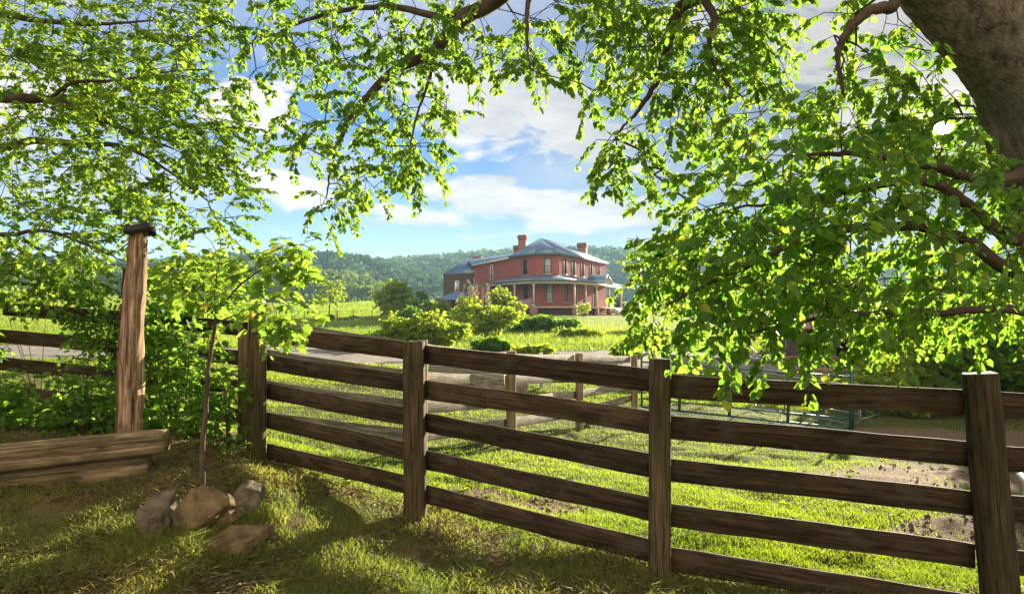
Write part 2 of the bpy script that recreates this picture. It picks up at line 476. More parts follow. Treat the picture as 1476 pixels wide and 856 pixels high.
# ------------------------------------------------------------------ terrain
CP = np.array([
    (0, 0, .03), (-3, 0, .12), (3, 0, -.03), (0, 2.5, .04), (.93, 4.3, 0), (-.78, 5.4, .05), (-2.43, 6.5, .32), (2.85, 4, -.09), (5, 4, -.12),
    (-2.0, 4.6, .25), (-3, 3.8, .16), (-1.2, 4.2, .10), (-3.26, 6.0, .58), (-4.6, 6.1, .62), (-2.35, 5.5, .40), (-3.9, 5.15, .28), (-3.1, 5.25, .33), (-2.6, 4.9, .34),
    (-5, 7.3, .42), (-7, 7.3, .42), (-4, 8.5, .25), (-8, 15, .1), (-4, 14, -.1), (-1.06, 8, -.10), (0, 10.2, -.27), (1.29, 13, -.55), (2.89, 16, -.60),
    (6.9, 13.8, -.74), (4, 7, -.30), (2, 7, -.22), (8, 8, -.4), (12, 14, -.75), (10, 20, -.7), (0, 18, -.4), (-6, 27, .2), (-20, 30, .4), (6, 30, .05), (0, 27, 0), (15, 30, -.1),
    (9, 60, .55), (0, 60, .6), (-15, 60, .5), (0, 95, 1.55), (8, 93, 1.6), (18, 115, 1.95), (-8, 112, 1.75), (-15, 110, 1.5), (30, 100, 1.8), (60, 100, 3),
    (-24, 100, 1.14), (-48, 150, 2.4), (-47, 220, 6.1), (-69, 220, 5.0), (-143, 220, 8.4), (-60, 100, 2.0), (-30, 160, 3.6), (0, 220, 5), (60, 220, 6),
    (-150, 400, 12), (0, 400, 8), (150, 400, 12), (-900, 1100, 30), (900, 1100, 30), (0, 1100, 20), (-1000, 0, 15), (1000, 0, 5), (0, -1000, 0), (-1000, -1000, 5), (1000, -1000, 5),
    (0, -8, 0), (-10, -5, .3), (10, -5, -.1), (-30, 0, 1), (30, 0, -.6), (30, 20, -.5)], float)


def warp(x): return np.arcsinh(np.asarray(x) / 4.0)


def _tps(r): return np.where(r > 1e-9, r * r * np.log(np.maximum(r, 1e-9)), 0)


_W = np.stack([warp(CP[:, 0]), warp(CP[:, 1])], 1)
_n = len(CP)
_A = np.zeros((_n + 3, _n + 3))
_A[:_n, :_n] = _tps(np.linalg.norm(_W[:, None] - _W[None], axis=2)) + np.eye(_n) * 2e-4
_A[:_n, _n:] = np.c_[np.ones(_n), _W]; _A[_n:, :_n] = _A[:_n, _n:].T
_S = np.linalg.solve(_A, np.r_[CP[:, 2], 0, 0, 0])


def gz(x, y):
    x = np.atleast_1d(np.asarray(x, float)); y = np.atleast_1d(np.asarray(y, float))
    out_ = np.empty(x.shape); xs, ys = warp(x).ravel(), warp(y).ravel(); o = np.empty(xs.shape)
    for i in range(0, len(xs), 20000):
        a, b = xs[i:i + 20000], ys[i:i + 20000]
        r = np.hypot(a[:, None] - _W[:, 0], b[:, None] - _W[:, 1])
        o[i:i + 20000] = _tps(r) @ _S[:_n] + _S[_n] + a * _S[_n + 1] + b * _S[_n + 2]
    return o.reshape(x.shape)


def vnoise(x, y, s, seed=0):
    """smooth value noise, vectorised"""
    x = np.asarray(x) * s + seed * 17.3; y = np.asarray(y) * s + seed * 9.1
    xi, yi = np.floor(x).astype(int), np.floor(y).astype(int); fx, fy = x - xi, y - yi
    fx = fx * fx * (3 - 2 * fx); fy = fy * fy * (3 - 2 * fy)
    def h(a, b):
        n_ = (a * 374761393 + b * 668265263 + seed * 1442695) & 0x7fffffff
        n_ = ((n_ ^ (n_ >> 13)) * 1274126177) & 0x7fffffff
        return ((n_ ^ (n_ >> 16)) & 0xffff) / 65535.0
    return (h(xi, yi) * (1 - fx) + h(xi + 1, yi) * fx) * (1 - fy) + (h(xi, yi + 1) * (1 - fx) + h(xi + 1, yi + 1) * fx) * fy


def gz2(x, y):
    """ground with its small bumps"""
    x = np.atleast_1d(np.asarray(x, float)); y = np.atleast_1d(np.asarray(y, float))
    d = np.hypot(x, y)
    k = np.clip(30 / (d + 1), 0, 1)
    return gz(x, y) + k * (0.10 * (vnoise(x, y, 1.1, 1) - .5) + 0.05 * (vnoise(x, y, 3.3, 2) - .5)) + 0.02 * np.clip(12 / (d + 1), 0, 1) * (vnoise(x, y, 9, 3) - .5)


def gp(x, y): return float(gz2(x, y)[0])


def dirt_mask(x, y):
    """1 where the paddock is bare earth"""
    x = np.asarray(x, float); y = np.asarray(y, float)
    n_ = vnoise(x, y, 1.3, 5) * .55 + vnoise(x, y, 4.0, 6) * .45
    a = np.exp(-(((x - 5.9) / 2.3) ** 2 + ((y - 8.7) / 1.5) ** 2) ** 1.2) * 1.1
    a = np.maximum(a, np.exp(-(((x - 3.9) / 1.3) ** 2 + ((y - 5.9) / .55) ** 2)) * .95)
    a = np.maximum(a, np.exp(-(((x - 8.0) / 5.5) ** 2 + ((y - 13.4) / 1.2) ** 2) ** 2) * 1.0)
    a = np.maximum(a, .62 * np.exp(-(((x + .3) / 1.5) ** 2 + ((y - 6.3) / .45) ** 2)))
    s_ = x * .0 + (y - (4.75 - .56 * (x - .3)))      # strip along the front fence
    a = np.maximum(a, .60 * np.exp(-(s_ / .35) ** 2) * (x > -.9))
    return np.clip((a + (n_ - .5) * .9 - .33) * 3.2, 0, 1)


def terrain():
    nx, ny = 340, 360
    u = np.linspace(-6.9, 6.9, nx); X = 2.2 * np.sinh(u)
    v = np.linspace(-5.6, 6.6, ny); Y = 4.5 + 2.2 * np.sinh(v)
    XX, YY = np.meshgrid(X, Y)
    ZZ = gz2(XX, YY)
    V = np.stack([XX, YY, ZZ], -1).reshape(-1, 3)
    i, j = np.meshgrid(np.arange(nx - 1), np.arange(ny - 1))
    a = (j * nx + i).ravel()
    Fc = np.stack([a, a + 1, a + nx + 1, a + nx], 1)
    mb = MB(); mb.add(V, Fc)
    m, t, o = new_mat('meadow_ground')
    tc = t.n('TexCoord').outputs['Object']
    s = t.n('SeparateXYZ', i_Vector=tc)
    dm = t.n('Attribute', attribute_name='dirt').outputs['Fac']
    fine = t.noise(tc, 22, 6, 0.7)
    mid = t.noise(tc, 2.2, 6, 0.65)
    big = t.noise(tc, 0.05, 6, 0.65)
    green = t.mix(t.ramp(mid, [(0.35, 0.0), (0.65, 1.0)]), (0.07, 0.10, 0.018), (0.15, 0.16, 0.035))
    green = t.mix(t.ramp(fine, [(0.4, 0.0), (0.62, 0.7)]), green, (0.12, 0.095, 0.04))
    green = t.mix(t.ramp(t.noise(tc, 75, 5, 0.7), [(0.42, 0.0), (0.6, 0.75)]), green, (0.045, 0.035, 0.018))
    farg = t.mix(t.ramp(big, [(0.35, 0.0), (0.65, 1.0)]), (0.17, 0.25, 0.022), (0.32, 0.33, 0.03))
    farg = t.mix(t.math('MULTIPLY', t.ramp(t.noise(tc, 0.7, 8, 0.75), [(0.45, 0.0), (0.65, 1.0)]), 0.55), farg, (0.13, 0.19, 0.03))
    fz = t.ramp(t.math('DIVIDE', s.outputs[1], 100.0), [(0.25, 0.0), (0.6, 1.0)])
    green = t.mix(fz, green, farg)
    soil = t.mix(t.ramp(fine, [(0.35, 0.0), (0.65, 1.0)]), (0.10, 0.062, 0.036), (0.30, 0.195, 0.12))
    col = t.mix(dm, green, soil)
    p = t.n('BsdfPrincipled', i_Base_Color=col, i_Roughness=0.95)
    p.inputs['Specular IOR Level'].default_value = 0.1
    b = t.n('Bump', i_Strength=0.9, i_Distance=0.035, i_Height=t.noise(tc, 14, 8, 0.7))
    t.link(b.outputs[0], p.inputs['Normal']); t.link(p.outputs[0], o.inputs[0])
    ob = mb.build('ground', m, smooth=True)
    at_ = ob.data.attributes.new('dirt', 'FLOAT', 'POINT')
    dmk = np.maximum(dirt_mask(V[:, 0], V[:, 1]), .55 * ((V[:, 1] < 6.6) & (vnoise(V[:, 0], V[:, 1], 2.6, 8) > .55)))
    at_.data.foreach_set('value', dmk.astype(np.float32))
    ob['kind'] = 'structure'
    # gravel drive crossing behind the paddock: a sheet that follows the ground
    mb = MB()
    xs = np.concatenate([np.linspace(-60, 14, 120)])
    cy = 26.5 + .06 * (xs + 5) - 0.004 * (xs + 5) ** 2 * (xs < -5)
    rows = [gz2(xs, cy + o_) + .012 + (0.03 if abs(o_) < 3 else 0) for o_ in (-4, -2, 2, 4)]
    V = np.concatenate([np.stack([xs, cy + o_ + .25 * (vnoise(xs, xs * 0 + o_, .8, 4) - .5) * (abs(o_) > 2), r_], 1) for o_, r_ in zip((-4, -2, 2, 4), rows)])
    n_ = len(xs)
    Fc = [[k * n_ + i, k * n_ + i + 1, (k + 1) * n_ + i + 1, (k + 1) * n_ + i] for k in range(3) for i in range(n_ - 1)]
    mb.add(V, Fc)
    g = surf('pale_gravel', (0.17, 0.145, 0.115), (0.30, 0.26, 0.21), 3, 0.95, 0.6, c3=(0.17, 0.17, 0.08), coord='Object')
    rd = mb.build('gravel_road', g, smooth=True); rd['kind'] = 'structure'


terrain()

# ------------------------------------------------------------------ wooded hills
def clump_cards(mb, C, r, ncards, size, zs=0.8, rnd=None, inner=.55):
    """many leaf cards spread through an uneven ball round each centre C"""
    C = np.asarray(C, float); n = len(C)
    r = np.broadcast_to(r, (n,)); size = np.broadcast_to(size, (n,))
    d = randdir(n * ncards); d[:, 2] = np.abs(d[:, 2]) * 1.1 - .25
    rr = np.repeat(r, ncards) * (inner + (1 - inner) * R.random(n * ncards)) * (1 + .28 * (R.random(n * ncards) - .5))
    P = np.repeat(C, ncards, 0) + d * rr[:, None] * np.array([1, 1, zs])
    N = norm(d + .5 * randdir(n * ncards)); D = norm(np.cross(N, randdir(n * ncards)))
    q = np.repeat(rnd if rnd is not None else R.random(n), ncards) * .75 + .25 * R.random(n * ncards)
    add_leaves(mb, P, D, N, np.repeat(size, ncards) * (.6 + .8 * R.random(n * ncards)), LEAF_QUAD, q)


def hill(name, crest, dfoot, dcrest, ntrees, rt, seed, label, tone0=0.0):
    cx_ = np.array([c[0] for c in crest], float); cy_ = np.array([c[1] for c in crest], float)
    nu, nv = 160, 44
    pu = np.linspace(cx_[0], cx_[-1], nu)
    py = np.interp(pu, cx_, cy_)
    py = np.convolve(np.pad(py, 4, mode='edge'), np.ones(9) / 9, 'valid')
    zc = (455 - py) / F * dcrest + CAMZ
    vs = np.linspace(0, 1.6, nv)
    def hgt(ix, v):
        """height on the hill for column ix (float) and v"""
        z1 = np.interp(ix, np.arange(nu), zc)
        u_ = np.interp(ix, np.arange(nu), (pu - CX) / F)
        d = dfoot + (dcrest - dfoot) * v
        x = u_ * d; z0 = gz(u_ * dfoot, np.full_like(u_, dfoot)) - 6
        s_ = np.where(v < 1, np.sin(np.clip(v, 0, 1) * math.pi / 2) ** 1.15, 1 - (np.clip(v, 1, 9) - 1) ** 1.3 * 1.1)
        rg = (z1 - z0) * .17 * (vnoise(x, d * .6, 1 / (dcrest * .14), seed) - .5) * np.clip(1 - np.abs(v - .5) * 1.7, 0, 1)
        return np.stack([x, d, z0 + (z1 - z0) * s_ + rg], -1)
    I, J = np.meshgrid(np.arange(nu), vs)
    V = hgt(I.astype(float).ravel(), J.ravel())
    i, j = np.meshgrid(np.arange(nu - 1), np.arange(nv - 1)); a = (j * nu + i).ravel()
    mb = MB(); mb.add(V, np.stack([a, a + 1, a + nu + 1, a + nu], 1))
    o = mb.build(name, M['hillsoil'], smooth=True); o['kind'] = 'structure'
    mb = MB()
    ix = R.random(ntrees) * (nu - 1); v = R.random(ntrees) ** .8 * 1.12
    C = hgt(ix, v)
    rr = rt * (.55 + .9 * R.random(ntrees) ** 1.5)
    C[:, 2] += rr * .3
    tone = np.clip(.15 + .7 * vnoise(C[:, 0], C[:, 1] * .5, 1 / (rt * 9), seed + 3) + .35 * (R.random(ntrees) - .5) + tone0, 0, 1)
    clump_cards(mb, C, rr, 46, rr * .42, .95, tone)
    f = mb.build('hillside_forest', M['leaf_far'])
    tag(f, label, 'forest', kind='stuff')


M['hillsoil'] = surf('forest_floor', (0.03, 0.055, 0.018), (0.07, 0.11, 0.03), 0.05, 0.95, 0.5, bdist=1.0)
hill('near_hill', [(-500, 380), (0, 402), (150, 404), (250, 400), (330, 393), (400, 392), (460, 396), (510, 408), (555, 425), (592, 441)], 235, 330, 2600, 3.4, 1, 'light green wooded spur sloping down to the meadow edge', .35)
hill('middle_hill', [(-700, 370), (0, 385), (200, 385), (330, 376), (400, 376), (470, 372), (520, 378), (570, 391), (620, 404), (680, 418), (740, 432)], 370, 560, 3600, 4.6, 2, 'dark blue-green wooded ridge behind the light green spur', -.35)
hill('far_hill', [(420, 415), (500, 396), (560, 381), (620, 379), (690, 371), (760, 372), (860, 368), (905, 373), (960, 384), (1100, 378), (1400, 372), (2000, 360)], 480, 860, 5200, 6.4, 3, 'hazy wooded ridge running behind the brick house')


# ------------------------------------------------------------------ branching and foliage
def grow(skel, targets, step=.5, jit=.12):
    """join every target to the nearest node of a growing branch network; returns node list, parents, radii weight"""
    nodes = [np.array(p, float) for p in skel]; par = [-1] * len(nodes)
    tg = np.asarray(targets, float); S = np.array(nodes)
    dist = np.array([np.min(np.linalg.norm(S - t, axis=1)) for t in tg])
    ends = []
    arr = np.empty((len(nodes) + len(tg) * 12, 3)); arr[:len(nodes)] = S; n = len(nodes)
    for k in np.argsort(dist):
        t = tg[k]; d = np.linalg.norm(arr[:n] - t, axis=1); q = int(np.argmin(d)); L = d[q]
        m = min(10, max(1, int(L / step)))
        p0 = arr[q].copy(); last = q
        for s_ in range(1, m + 1):
            f = s_ / m; p = p0 + (t - p0) * f
            if not away_from_sun(p[None])[0]: p = p - np.array([0, 0, .12])
            if s_ < m: p = p + R.normal(size=3) * jit * min(L, 1.0) * .35 + np.array([0, 0, .10 * L * math.sin(f * math.pi)])
            arr[n] = p; par.append(last); last = n; n += 1
        ends.append((k, last))
    return arr[:n], par, ends


def branch_mesh(mb, arr, par, nskel, rmin, rmax, exp=2.3):
    w_ = np.zeros(len(arr)); ch = np.zeros(len(arr), int)
    for p in par:
        if p >= 0: ch[p] += 1
    rad_ = np.zeros(len(arr))
    for i in range(len(arr) - 1, nskel - 1, -1):
        r_ = rmin if rad_[i] == 0 else rad_[i] ** (1 / exp)
        rad_[i] = min(r_, rmax)
        if par[i] >= 0: rad_[par[i]] += rad_[i] ** exp
    for i in range(nskel, len(arr)):
        p = par[i]
        r0 = rad_[i]; r1 = rad_[i] * 1.12 if p < nskel else min(rad_[p], rad_[i] * 1.5)
        mb.tube([arr[p], arr[i]], [r1, r0], 4 if r0 < .008 else 5, cap=False)


def twigs(mbw, mbl, bases, dirs, length, nleaf, lsize, tpl, droop=.4, rw=.0022, node=2, flat=.5, rnd0=None, width=1.0, clip=None):
    """leafy twigs: a curved stem with leaves set along it in small groups"""
    P, D, N, Lh, Q = [], [], [], [], []
    for i, (b, d) in enumerate(zip(bases, dirs)):
        L = length * (.6 + .8 * random.random()); d = d / (np.linalg.norm(d) + 1e-9)
        pts = [b]; dd_ = d.copy()
        for s_ in range(4):
            dd_ = dd_ + np.array([0, 0, -droop * .28]) + R.normal(size=3) * .13; dd_ /= np.linalg.norm(dd_)
            pts.append(pts[-1] + dd_ * L / 4)
        pts = np.array(pts)
        mbw.tube(pts, np.linspace(rw * 1.3, rw * .5, 5), 3, cap=False)
        n = max(2, int(nleaf * (.7 + .6 * random.random())))
        t = np.sort(.08 + .92 * R.random(n)); t[-1] = 1
        seg = np.minimum((t * 4).astype(int), 3); f = t * 4 - seg
        base = pts[seg] + (pts[seg + 1] - pts[seg]) * f[:, None]
        tang = norm(pts[seg + 1] - pts[seg])
        side = norm(np.cross(tang, [0, 0, 1.0])) * np.where(np.arange(n) % 2, 1, -1)[:, None]
        ld_ = norm(tang * .55 + side * .9 + randdir(n) * .45 + np.array([0, 0, -droop]))
        up = norm(np.array([0, 0, 1.0]) * flat + randdir(n) * .6)
        pet = base + ld_ * lsize * .25
        P.append(pet); D.append(ld_); N.append(up); Lh.append(lsize * (.45 + .95 * R.random(n) ** 1.3))
        q = R.random(n)
        if rnd0 is not None: q = np.clip(rnd0[i] * .6 + q * .4, 0, 1)
        Q.append(q)
    P = np.concatenate(P); D = np.concatenate(D); N = np.concatenate(N); Lh = np.concatenate(Lh); Q = np.concatenate(Q)
    if clip is not None:
        k = clip(P + D * Lh[:, None] * .5) & clip(P + D * Lh[:, None]); P, D, N, Lh, Q = P[k], D[k], N[k], Lh[k], Q[k]
    add_leaves(mbl, P, D, N, Lh, tpl, Q, width)


def blob_points(blobs):
    """blobs: (px, py, rx, ry, Ynear, Yfar, n) regions of a crown"""
    out_ = []
    for (px, py, rx, ry, y0, y1, n) in blobs:
        a = R.random(n) * 2 * math.pi; r = np.sqrt(R.random(n)); Y = y0 + (y1 - y0) * R.random(n)
        for k in range(n): out_.append(at(px + rx * r[k] * math.cos(a[k]), py + ry * r[k] * math.sin(a[k]), Y[k]))
    return np.array(out_)


def smooth_line(pts, n=8):
    pts = np.asarray(pts, float); m = len(pts)
    P = np.vstack([2 * pts[0] - pts[1], pts, 2 * pts[-1] - pts[-2]]); out_ = []
    for i in range(m - 1):
        for k in range(n):
            t = k / n; p0, p1, p2, p3 = P[i:i + 4]
            out_.append(.5 * ((2 * p1) + (-p0 + p2) * t + (2 * p0 - 5 * p1 + 4 * p2 - p3) * t * t + (-p0 + 3 * p1 - 3 * p2 + p3) * t ** 3))
    out_.append(pts[-1]); return np.array(out_)


def limb(mb, pts, r0, r1, sides=8, jit=.07, n=8, wob=.12):
    L = smooth_line(pts, n); k = len(L)
    L[1:-1] += R.normal(size=(k - 2, 3)) * min(r0, .03) * wob
    mb.tube(L, np.linspace(r0, r1, k), sides, jit=jit)
    return L


def away_from_sun(P):
    """leave the little opening in the leaves through which the sun shines"""
    v = P - np.array([0, 0, CAMZ]); v = norm(v)
    return (v @ sd) < math.cos(rad(0.5))


# ------------------------------------------------------------------ the big tree at the right
def big_tree():
    t = thing('boxelder_tree', 'big leaning boxelder tree with grey trunk and limbs arching over the fence', 'tree', (4.55, 4.3, -.15))
    # trunk: rises just outside the frame and leans left over it
    mb = MB()
    path = [(4.75, 4.3, -.3), (4.50, 4.3, .5), at(1556, 330, 4.25), at(1518, 215, 4.2), at(1488, 105, 4.1), at(1418, 15, 4.0), at(1330, -75, 3.95), at(1220, -160, 3.95)]
    L = smooth_line(path, 10); k = len(L)
    rr = np.interp(np.arange(k) / (k - 1), [0, .08, .3, .6, 1], [.50, .38, .335, .32, .26])
    mb.tube(L, rr, 28, jit=.035)
    tr = mb.build('trunk', M['bark'], t, smooth=True)
    limbs = MB(); sk = []
    def lb(pts, r0, r1, sides=8): sk.append(limb(limbs, pts, r0, r1, sides))
    # limb that dips into the picture from the top and ends in the hanging middle spray
    lb([at(1220, -150, 3.95), at(1060, -150, 4.6), at(900, -120, 5.4), at(790, -70, 5.9), at(716, 0, 6.2), at(665, 30, 6.3), at(625, 75, 6.3), at(575, 98, 6.4), at(530, 140, 6.5), at(505, 170, 6.5), at(480, 230, 6.6), at(470, 285, 6.6)], 0.12, .006)
    lb([at(690, 10, 6.2), at(640, 25, 6.5), at(560, 10, 6.8), at(470, 20, 7), at(400, 50, 7.1), at(390, 90, 7.1)], .045, .008)
    lb([at(625, 75, 6.3), at(620, 110, 6.2), at(600, 170, 6.2), at(590, 220, 6.2)], .02, .006)
    lb([at(800, -75, 5.8), at(765, -10, 5.6), at(760, 30, 5.5), at(760, 70, 5.4), at(765, 100, 5.4)], .03, .005)
    lb([at(1130, -130, 4.3), at(1010, -10, 5.2), at(985, 8, 5.4), at(968, 40, 5.5), at(955, 95, 5.6), at(940, 130, 5.7), at(918, 162, 5.7), at(900, 180, 5.7)], .07, .008)
    lb([at(1010, -10, 5.2), at(1030, 30, 5.0), at(1022, 60, 5.0), at(1035, 105, 5.0), at(1070, 140, 5.0)], .035, .006)
    lb([at(1295, -90, 4.0), at(1292, 2, 3.9), at(1255, 15, 3.8), at(1222, 45, 3.75), at(1208, 85, 3.75), at(1215, 135, 3.8)], .045, .008)
    lb([at(1220, -150, 3.95), at(1150, -260, 4.2), at(900, -330, 5), at(600, -300, 6)], .17, .03)
    # boughs that leave the trunk low and spread left, carrying the near screen of leaves
    lb([at(1548, 215, 4.2), at(1440, 262, 3.9), at(1340, 238, 3.7), at(1230, 222, 3.6), at(1140, 225, 3.5)], .05, .006)
    lb([at(1590, 330, 4.2), at(1470, 345, 3.8), at(1400, 300, 3.7), at(1330, 262, 3.6), at(1200, 280, 3.5), at(1060, 300, 3.4)], .05, .006)
    lb([at(1620, 420, 4.2), at(1470, 395, 3.7), at(1390, 345, 3.6), at(1300, 325, 3.5), at(1180, 340, 3.4), at(1040, 400, 3.4), at(960, 440, 3.5)], .045, .006)
    lb([at(1650, 480, 4.2), at(1475, 448, 3.5), at(1340, 450, 3.4), at(1200, 455, 3.4), at(1080, 480, 3.4)], .03, .005)
    li = limbs.build('limb', M['twig'], t, smooth=True)
    S = np.vstack(sk)
    # --- near screen of large leaves
    near = [(1330, 235, 150, 70, 3.2, 4.3, 52), (1430, 330, 90, 90, 3.0, 4.4, 50), (1200, 225, 100, 70, 3.1, 4.2, 44), (1085, 250, 100, 65, 3.1, 4.1, 38),
            (1280, 350, 150, 80, 2.9, 4.3, 92), (1115, 345, 115, 75, 3.0, 4.2, 66), (1030, 385, 65, 60, 3.1, 4.1, 30), (1190, 430, 120, 40, 2.9, 4.1, 44), (1390, 425, 100, 40, 3.3, 4.3, 30),
            (985, 275, 30, 22, 3.3, 3.9, 4), (1090, 480, 45, 26, 3.0, 3.5, 7), (1150, 505, 18, 12, 2.9, 3.3, 2), (1060, 455, 60, 30, 3.2, 4.0, 14), (1270, 470, 60, 24, 3.2, 4.0, 10), (965, 320, 26, 24, 3.4, 3.9, 4), (1000, 455, 26, 20, 3.4, 3.9, 5), (1290, 70, 90, 60, 3.6, 4.8, 14), (1400, 120, 60, 50, 4.6, 5.6, 16), (1170, 160, 55, 36, 3.4, 4.4, 12)]
    P = blob_points(near)
    arr, par, ends = grow(S, P, .25, .2)
    mw, ml = MB(), MB()
    branch_mesh(mw, arr, par, len(S), .0022, .02)
    B = np.array([arr[e] for _, e in ends]); Dr = np.array([arr[e] - arr[par[e]] for _, e in ends])
    Dr = norm(Dr) + norm(np.c_[-np.ones(len(B)) * .35, R.normal(size=len(B)) * .3, -.35 * np.ones(len(B))])
    twigs(mw, ml, B, Dr, .23, 22, .054, LEAF_BIG, droop=.42, rw=.0020, clip=away_from_sun)
    mw.build('twig', M['twig'], t); ml.build('leaf_spray', M['leaf_near'], t)
    # --- the higher canopy
    top = [(520, 30, 150, 55, 6, 7.6, 60), (400, 80, 60, 60, 6.4, 7.4, 20), (560, 120, 95, 70, 5.9, 7, 52), (520, 210, 85, 62, 6, 7, 40), (430, 200, 45, 45, 6.2, 7, 12), (590, 230, 45, 40, 6, 6.8, 14), (480, 300, 28, 30, 6.2, 6.8, 9),
           (335, 35, 50, 50, 6.6, 7.6, 16), (350, 130, 28, 25, 6.6, 7.2, 5), (690, 50, 90, 55, 5.5, 6.8, 40), (765, 85, 30, 32, 5.2, 5.8, 9), (640, 170, 25, 30, 6, 6.5, 7), (870, 40, 100, 60, 5, 6.6, 52), (860, 115, 35, 28, 5.2, 6.2, 10), (990, 60, 110, 75, 4.8, 6.4, 66),
           (960, 160, 70, 50, 5.1, 6.2, 24), (1060, 150, 60, 60, 4.6, 5.8, 24), (885, 215, 28, 38, 5.4, 5.9, 13), (925, 235, 34, 28, 5.4, 6, 10), (1050, 20, 80, 40, 4.4, 5.6, 22), (950, -60, 260, 50, 4.5, 6.5, 40), (560, -60, 260, 50, 6, 7.5, 36),
           (1270, 120, 70, 60, 4, 5.4, 18), (1230, 30, 50, 40, 4, 5, 8), (1340, 150, 70, 50, 4.4, 5.8, 16), (1400, 200, 70, 50, 4.5, 6.0, 22), (1310, 200, 50, 50, 4.8, 6, 14), (1100, 60, 30, 50, 4.6, 5.6, 8), (938, 440, 26, 40, 5.0, 5.8, 13), (960, 380, 22, 30, 4.8, 5.4, 8), (1000, 330, 40, 30, 4.4, 5.2, 10), (945, 395, 30, 24, 4.8, 5.5, 7)]
    top = [(*b[:6], int(b[6] * 1.28)) for b in top]
    P = blob_points(top)
    arr, par, ends = grow(S, P, .35, .22)
    mw, ml = MB(), MB()
    branch_mesh(mw, arr, par, len(S), .0028, .022)
    B = np.array([arr[e] for _, e in ends]); Dr = np.array([arr[e] - arr[par[e]] for _, e in ends])
    Dr = norm(Dr) + R.normal(size=Dr.shape) * .35 + np.array([0, 0, -.35])
    twigs(mw, ml, B, Dr, .32, 34, .056, LEAF_BIG, droop=.55, rw=.0025, clip=away_from_sun, rnd0=R.random(len(B)))
    mw.build('branch', M['twig'], t); ml.build('crown', M['leaf_top'], t)


big_tree()


def left_tree():
    t = thing('maple_tree', 'maple tree at the left edge with bright backlit leaves and long side limbs', 'tree', (-7.6, 6.6, .4))
    mb = MB(); L = limb(mb, [(-7.6, 6.6, .2), (-7.55, 6.6, 1.5), (-7.5, 6.7, 3.0), (-7.3, 6.7, 4.6), (-7.0, 6.6, 6.4)], .24, .12, 16, .06)
    mb.build('trunk', M['bark'], t, smooth=True)
    lm = MB(); sk = []
    def lb(pts, r0, r1): sk.append(limb(lm, pts, r0, r1, 7))
    lb([L[14], at(-180, 120, 6.7), at(0, 140, 6.4), at(70, 144, 6.4), at(130, 165, 6.4), at(200, 195, 6.3), at(250, 215, 6.3)], .075, .008)
    lb([at(70, 144, 6.4), at(95, 125, 6.3), at(115, 118, 6.3), at(170, 116, 6.2), at(240, 104, 6.2), at(300, 100, 6.2)], .022, .006)
    lb([L[12], at(-180, 235, 6.9), at(0, 213, 6.8), at(50, 203, 6.8), at(120, 208, 6.7), at(175, 211, 6.7), at(230, 238, 6.6), at(300, 290, 6.6)], .06, .007)
    lb([L[9], at(-150, 330, 6.6), at(0, 338, 6.6), at(70, 333, 6.5), at(130, 356, 6.4), at(180, 377, 6.4)], .035, .005)
    lb([L[18], at(-140, -20, 7), at(0, 20, 6.8), at(120, 35, 6.6), at(220, 30, 6.5)], .06, .008)
    lb([L[9], at(-160, 400, 7), at(-20, 395, 7), at(60, 400, 6.9)], .03, .006)
    lm.build('limb', M['twig'], t, smooth=True)
    S = np.vstack(sk)
    bl = [(60, 40, 110, 60, 6, 7.6, 62), (200, 50, 90, 60, 5.8, 7.2, 50), (270, 40, 50, 45, 6, 7, 12), (60, 120, 90, 50, 6, 7.4, 40), (180, 140, 100, 55, 5.8, 7.2, 56), (280, 160, 60, 55, 5.9, 6.9, 32), (320, 215, 32, 45, 6, 6.7, 13), (70, 200, 90, 50, 6, 7.6, 34),
          (200, 220, 100, 55, 5.9, 7.2, 50), (290, 270, 60, 50, 5.9, 6.9, 26), (90, 290, 110, 50, 6, 7.6, 40), (60, 350, 90, 45, 6, 7.4, 38), (160, 345, 60, 45, 6.1, 7.2, 20), (30, 405, 70, 35, 6.4, 7.5, 18), (110, 400, 60, 35, 6.6, 7.4, 14), (-60, 200, 80, 240, 6, 8, 46), (220, 300, 60, 30, 6, 7, 12), (320, 320, 30, 18, 6, 6.6, 5)]
    bl = [(*b[:6], int(b[6] * 1.6)) for b in bl]
    P = blob_points(bl)
    arr, par, ends = grow(S, P, .35, .22)
    mw, ml = MB(), MB()
    branch_mesh(mw, arr, par, len(S), .0028, .02)
    B = np.array([arr[e] for _, e in ends]); Dr = np.array([arr[e] - arr[par[e]] for _, e in ends])
    Dr = norm(Dr) + R.normal(size=Dr.shape) * .35 + np.array([.3, 0, -.1])
    twigs(mw, ml, B, Dr, .34, 32, .056, LEAF_LOBED, droop=.25, rw=.0025, rnd0=R.random(len(B)), flat=.9)
    mw.build('branch', M['twig'], t); ml.build('crown', M['leaf_maple'], t)


left_tree()


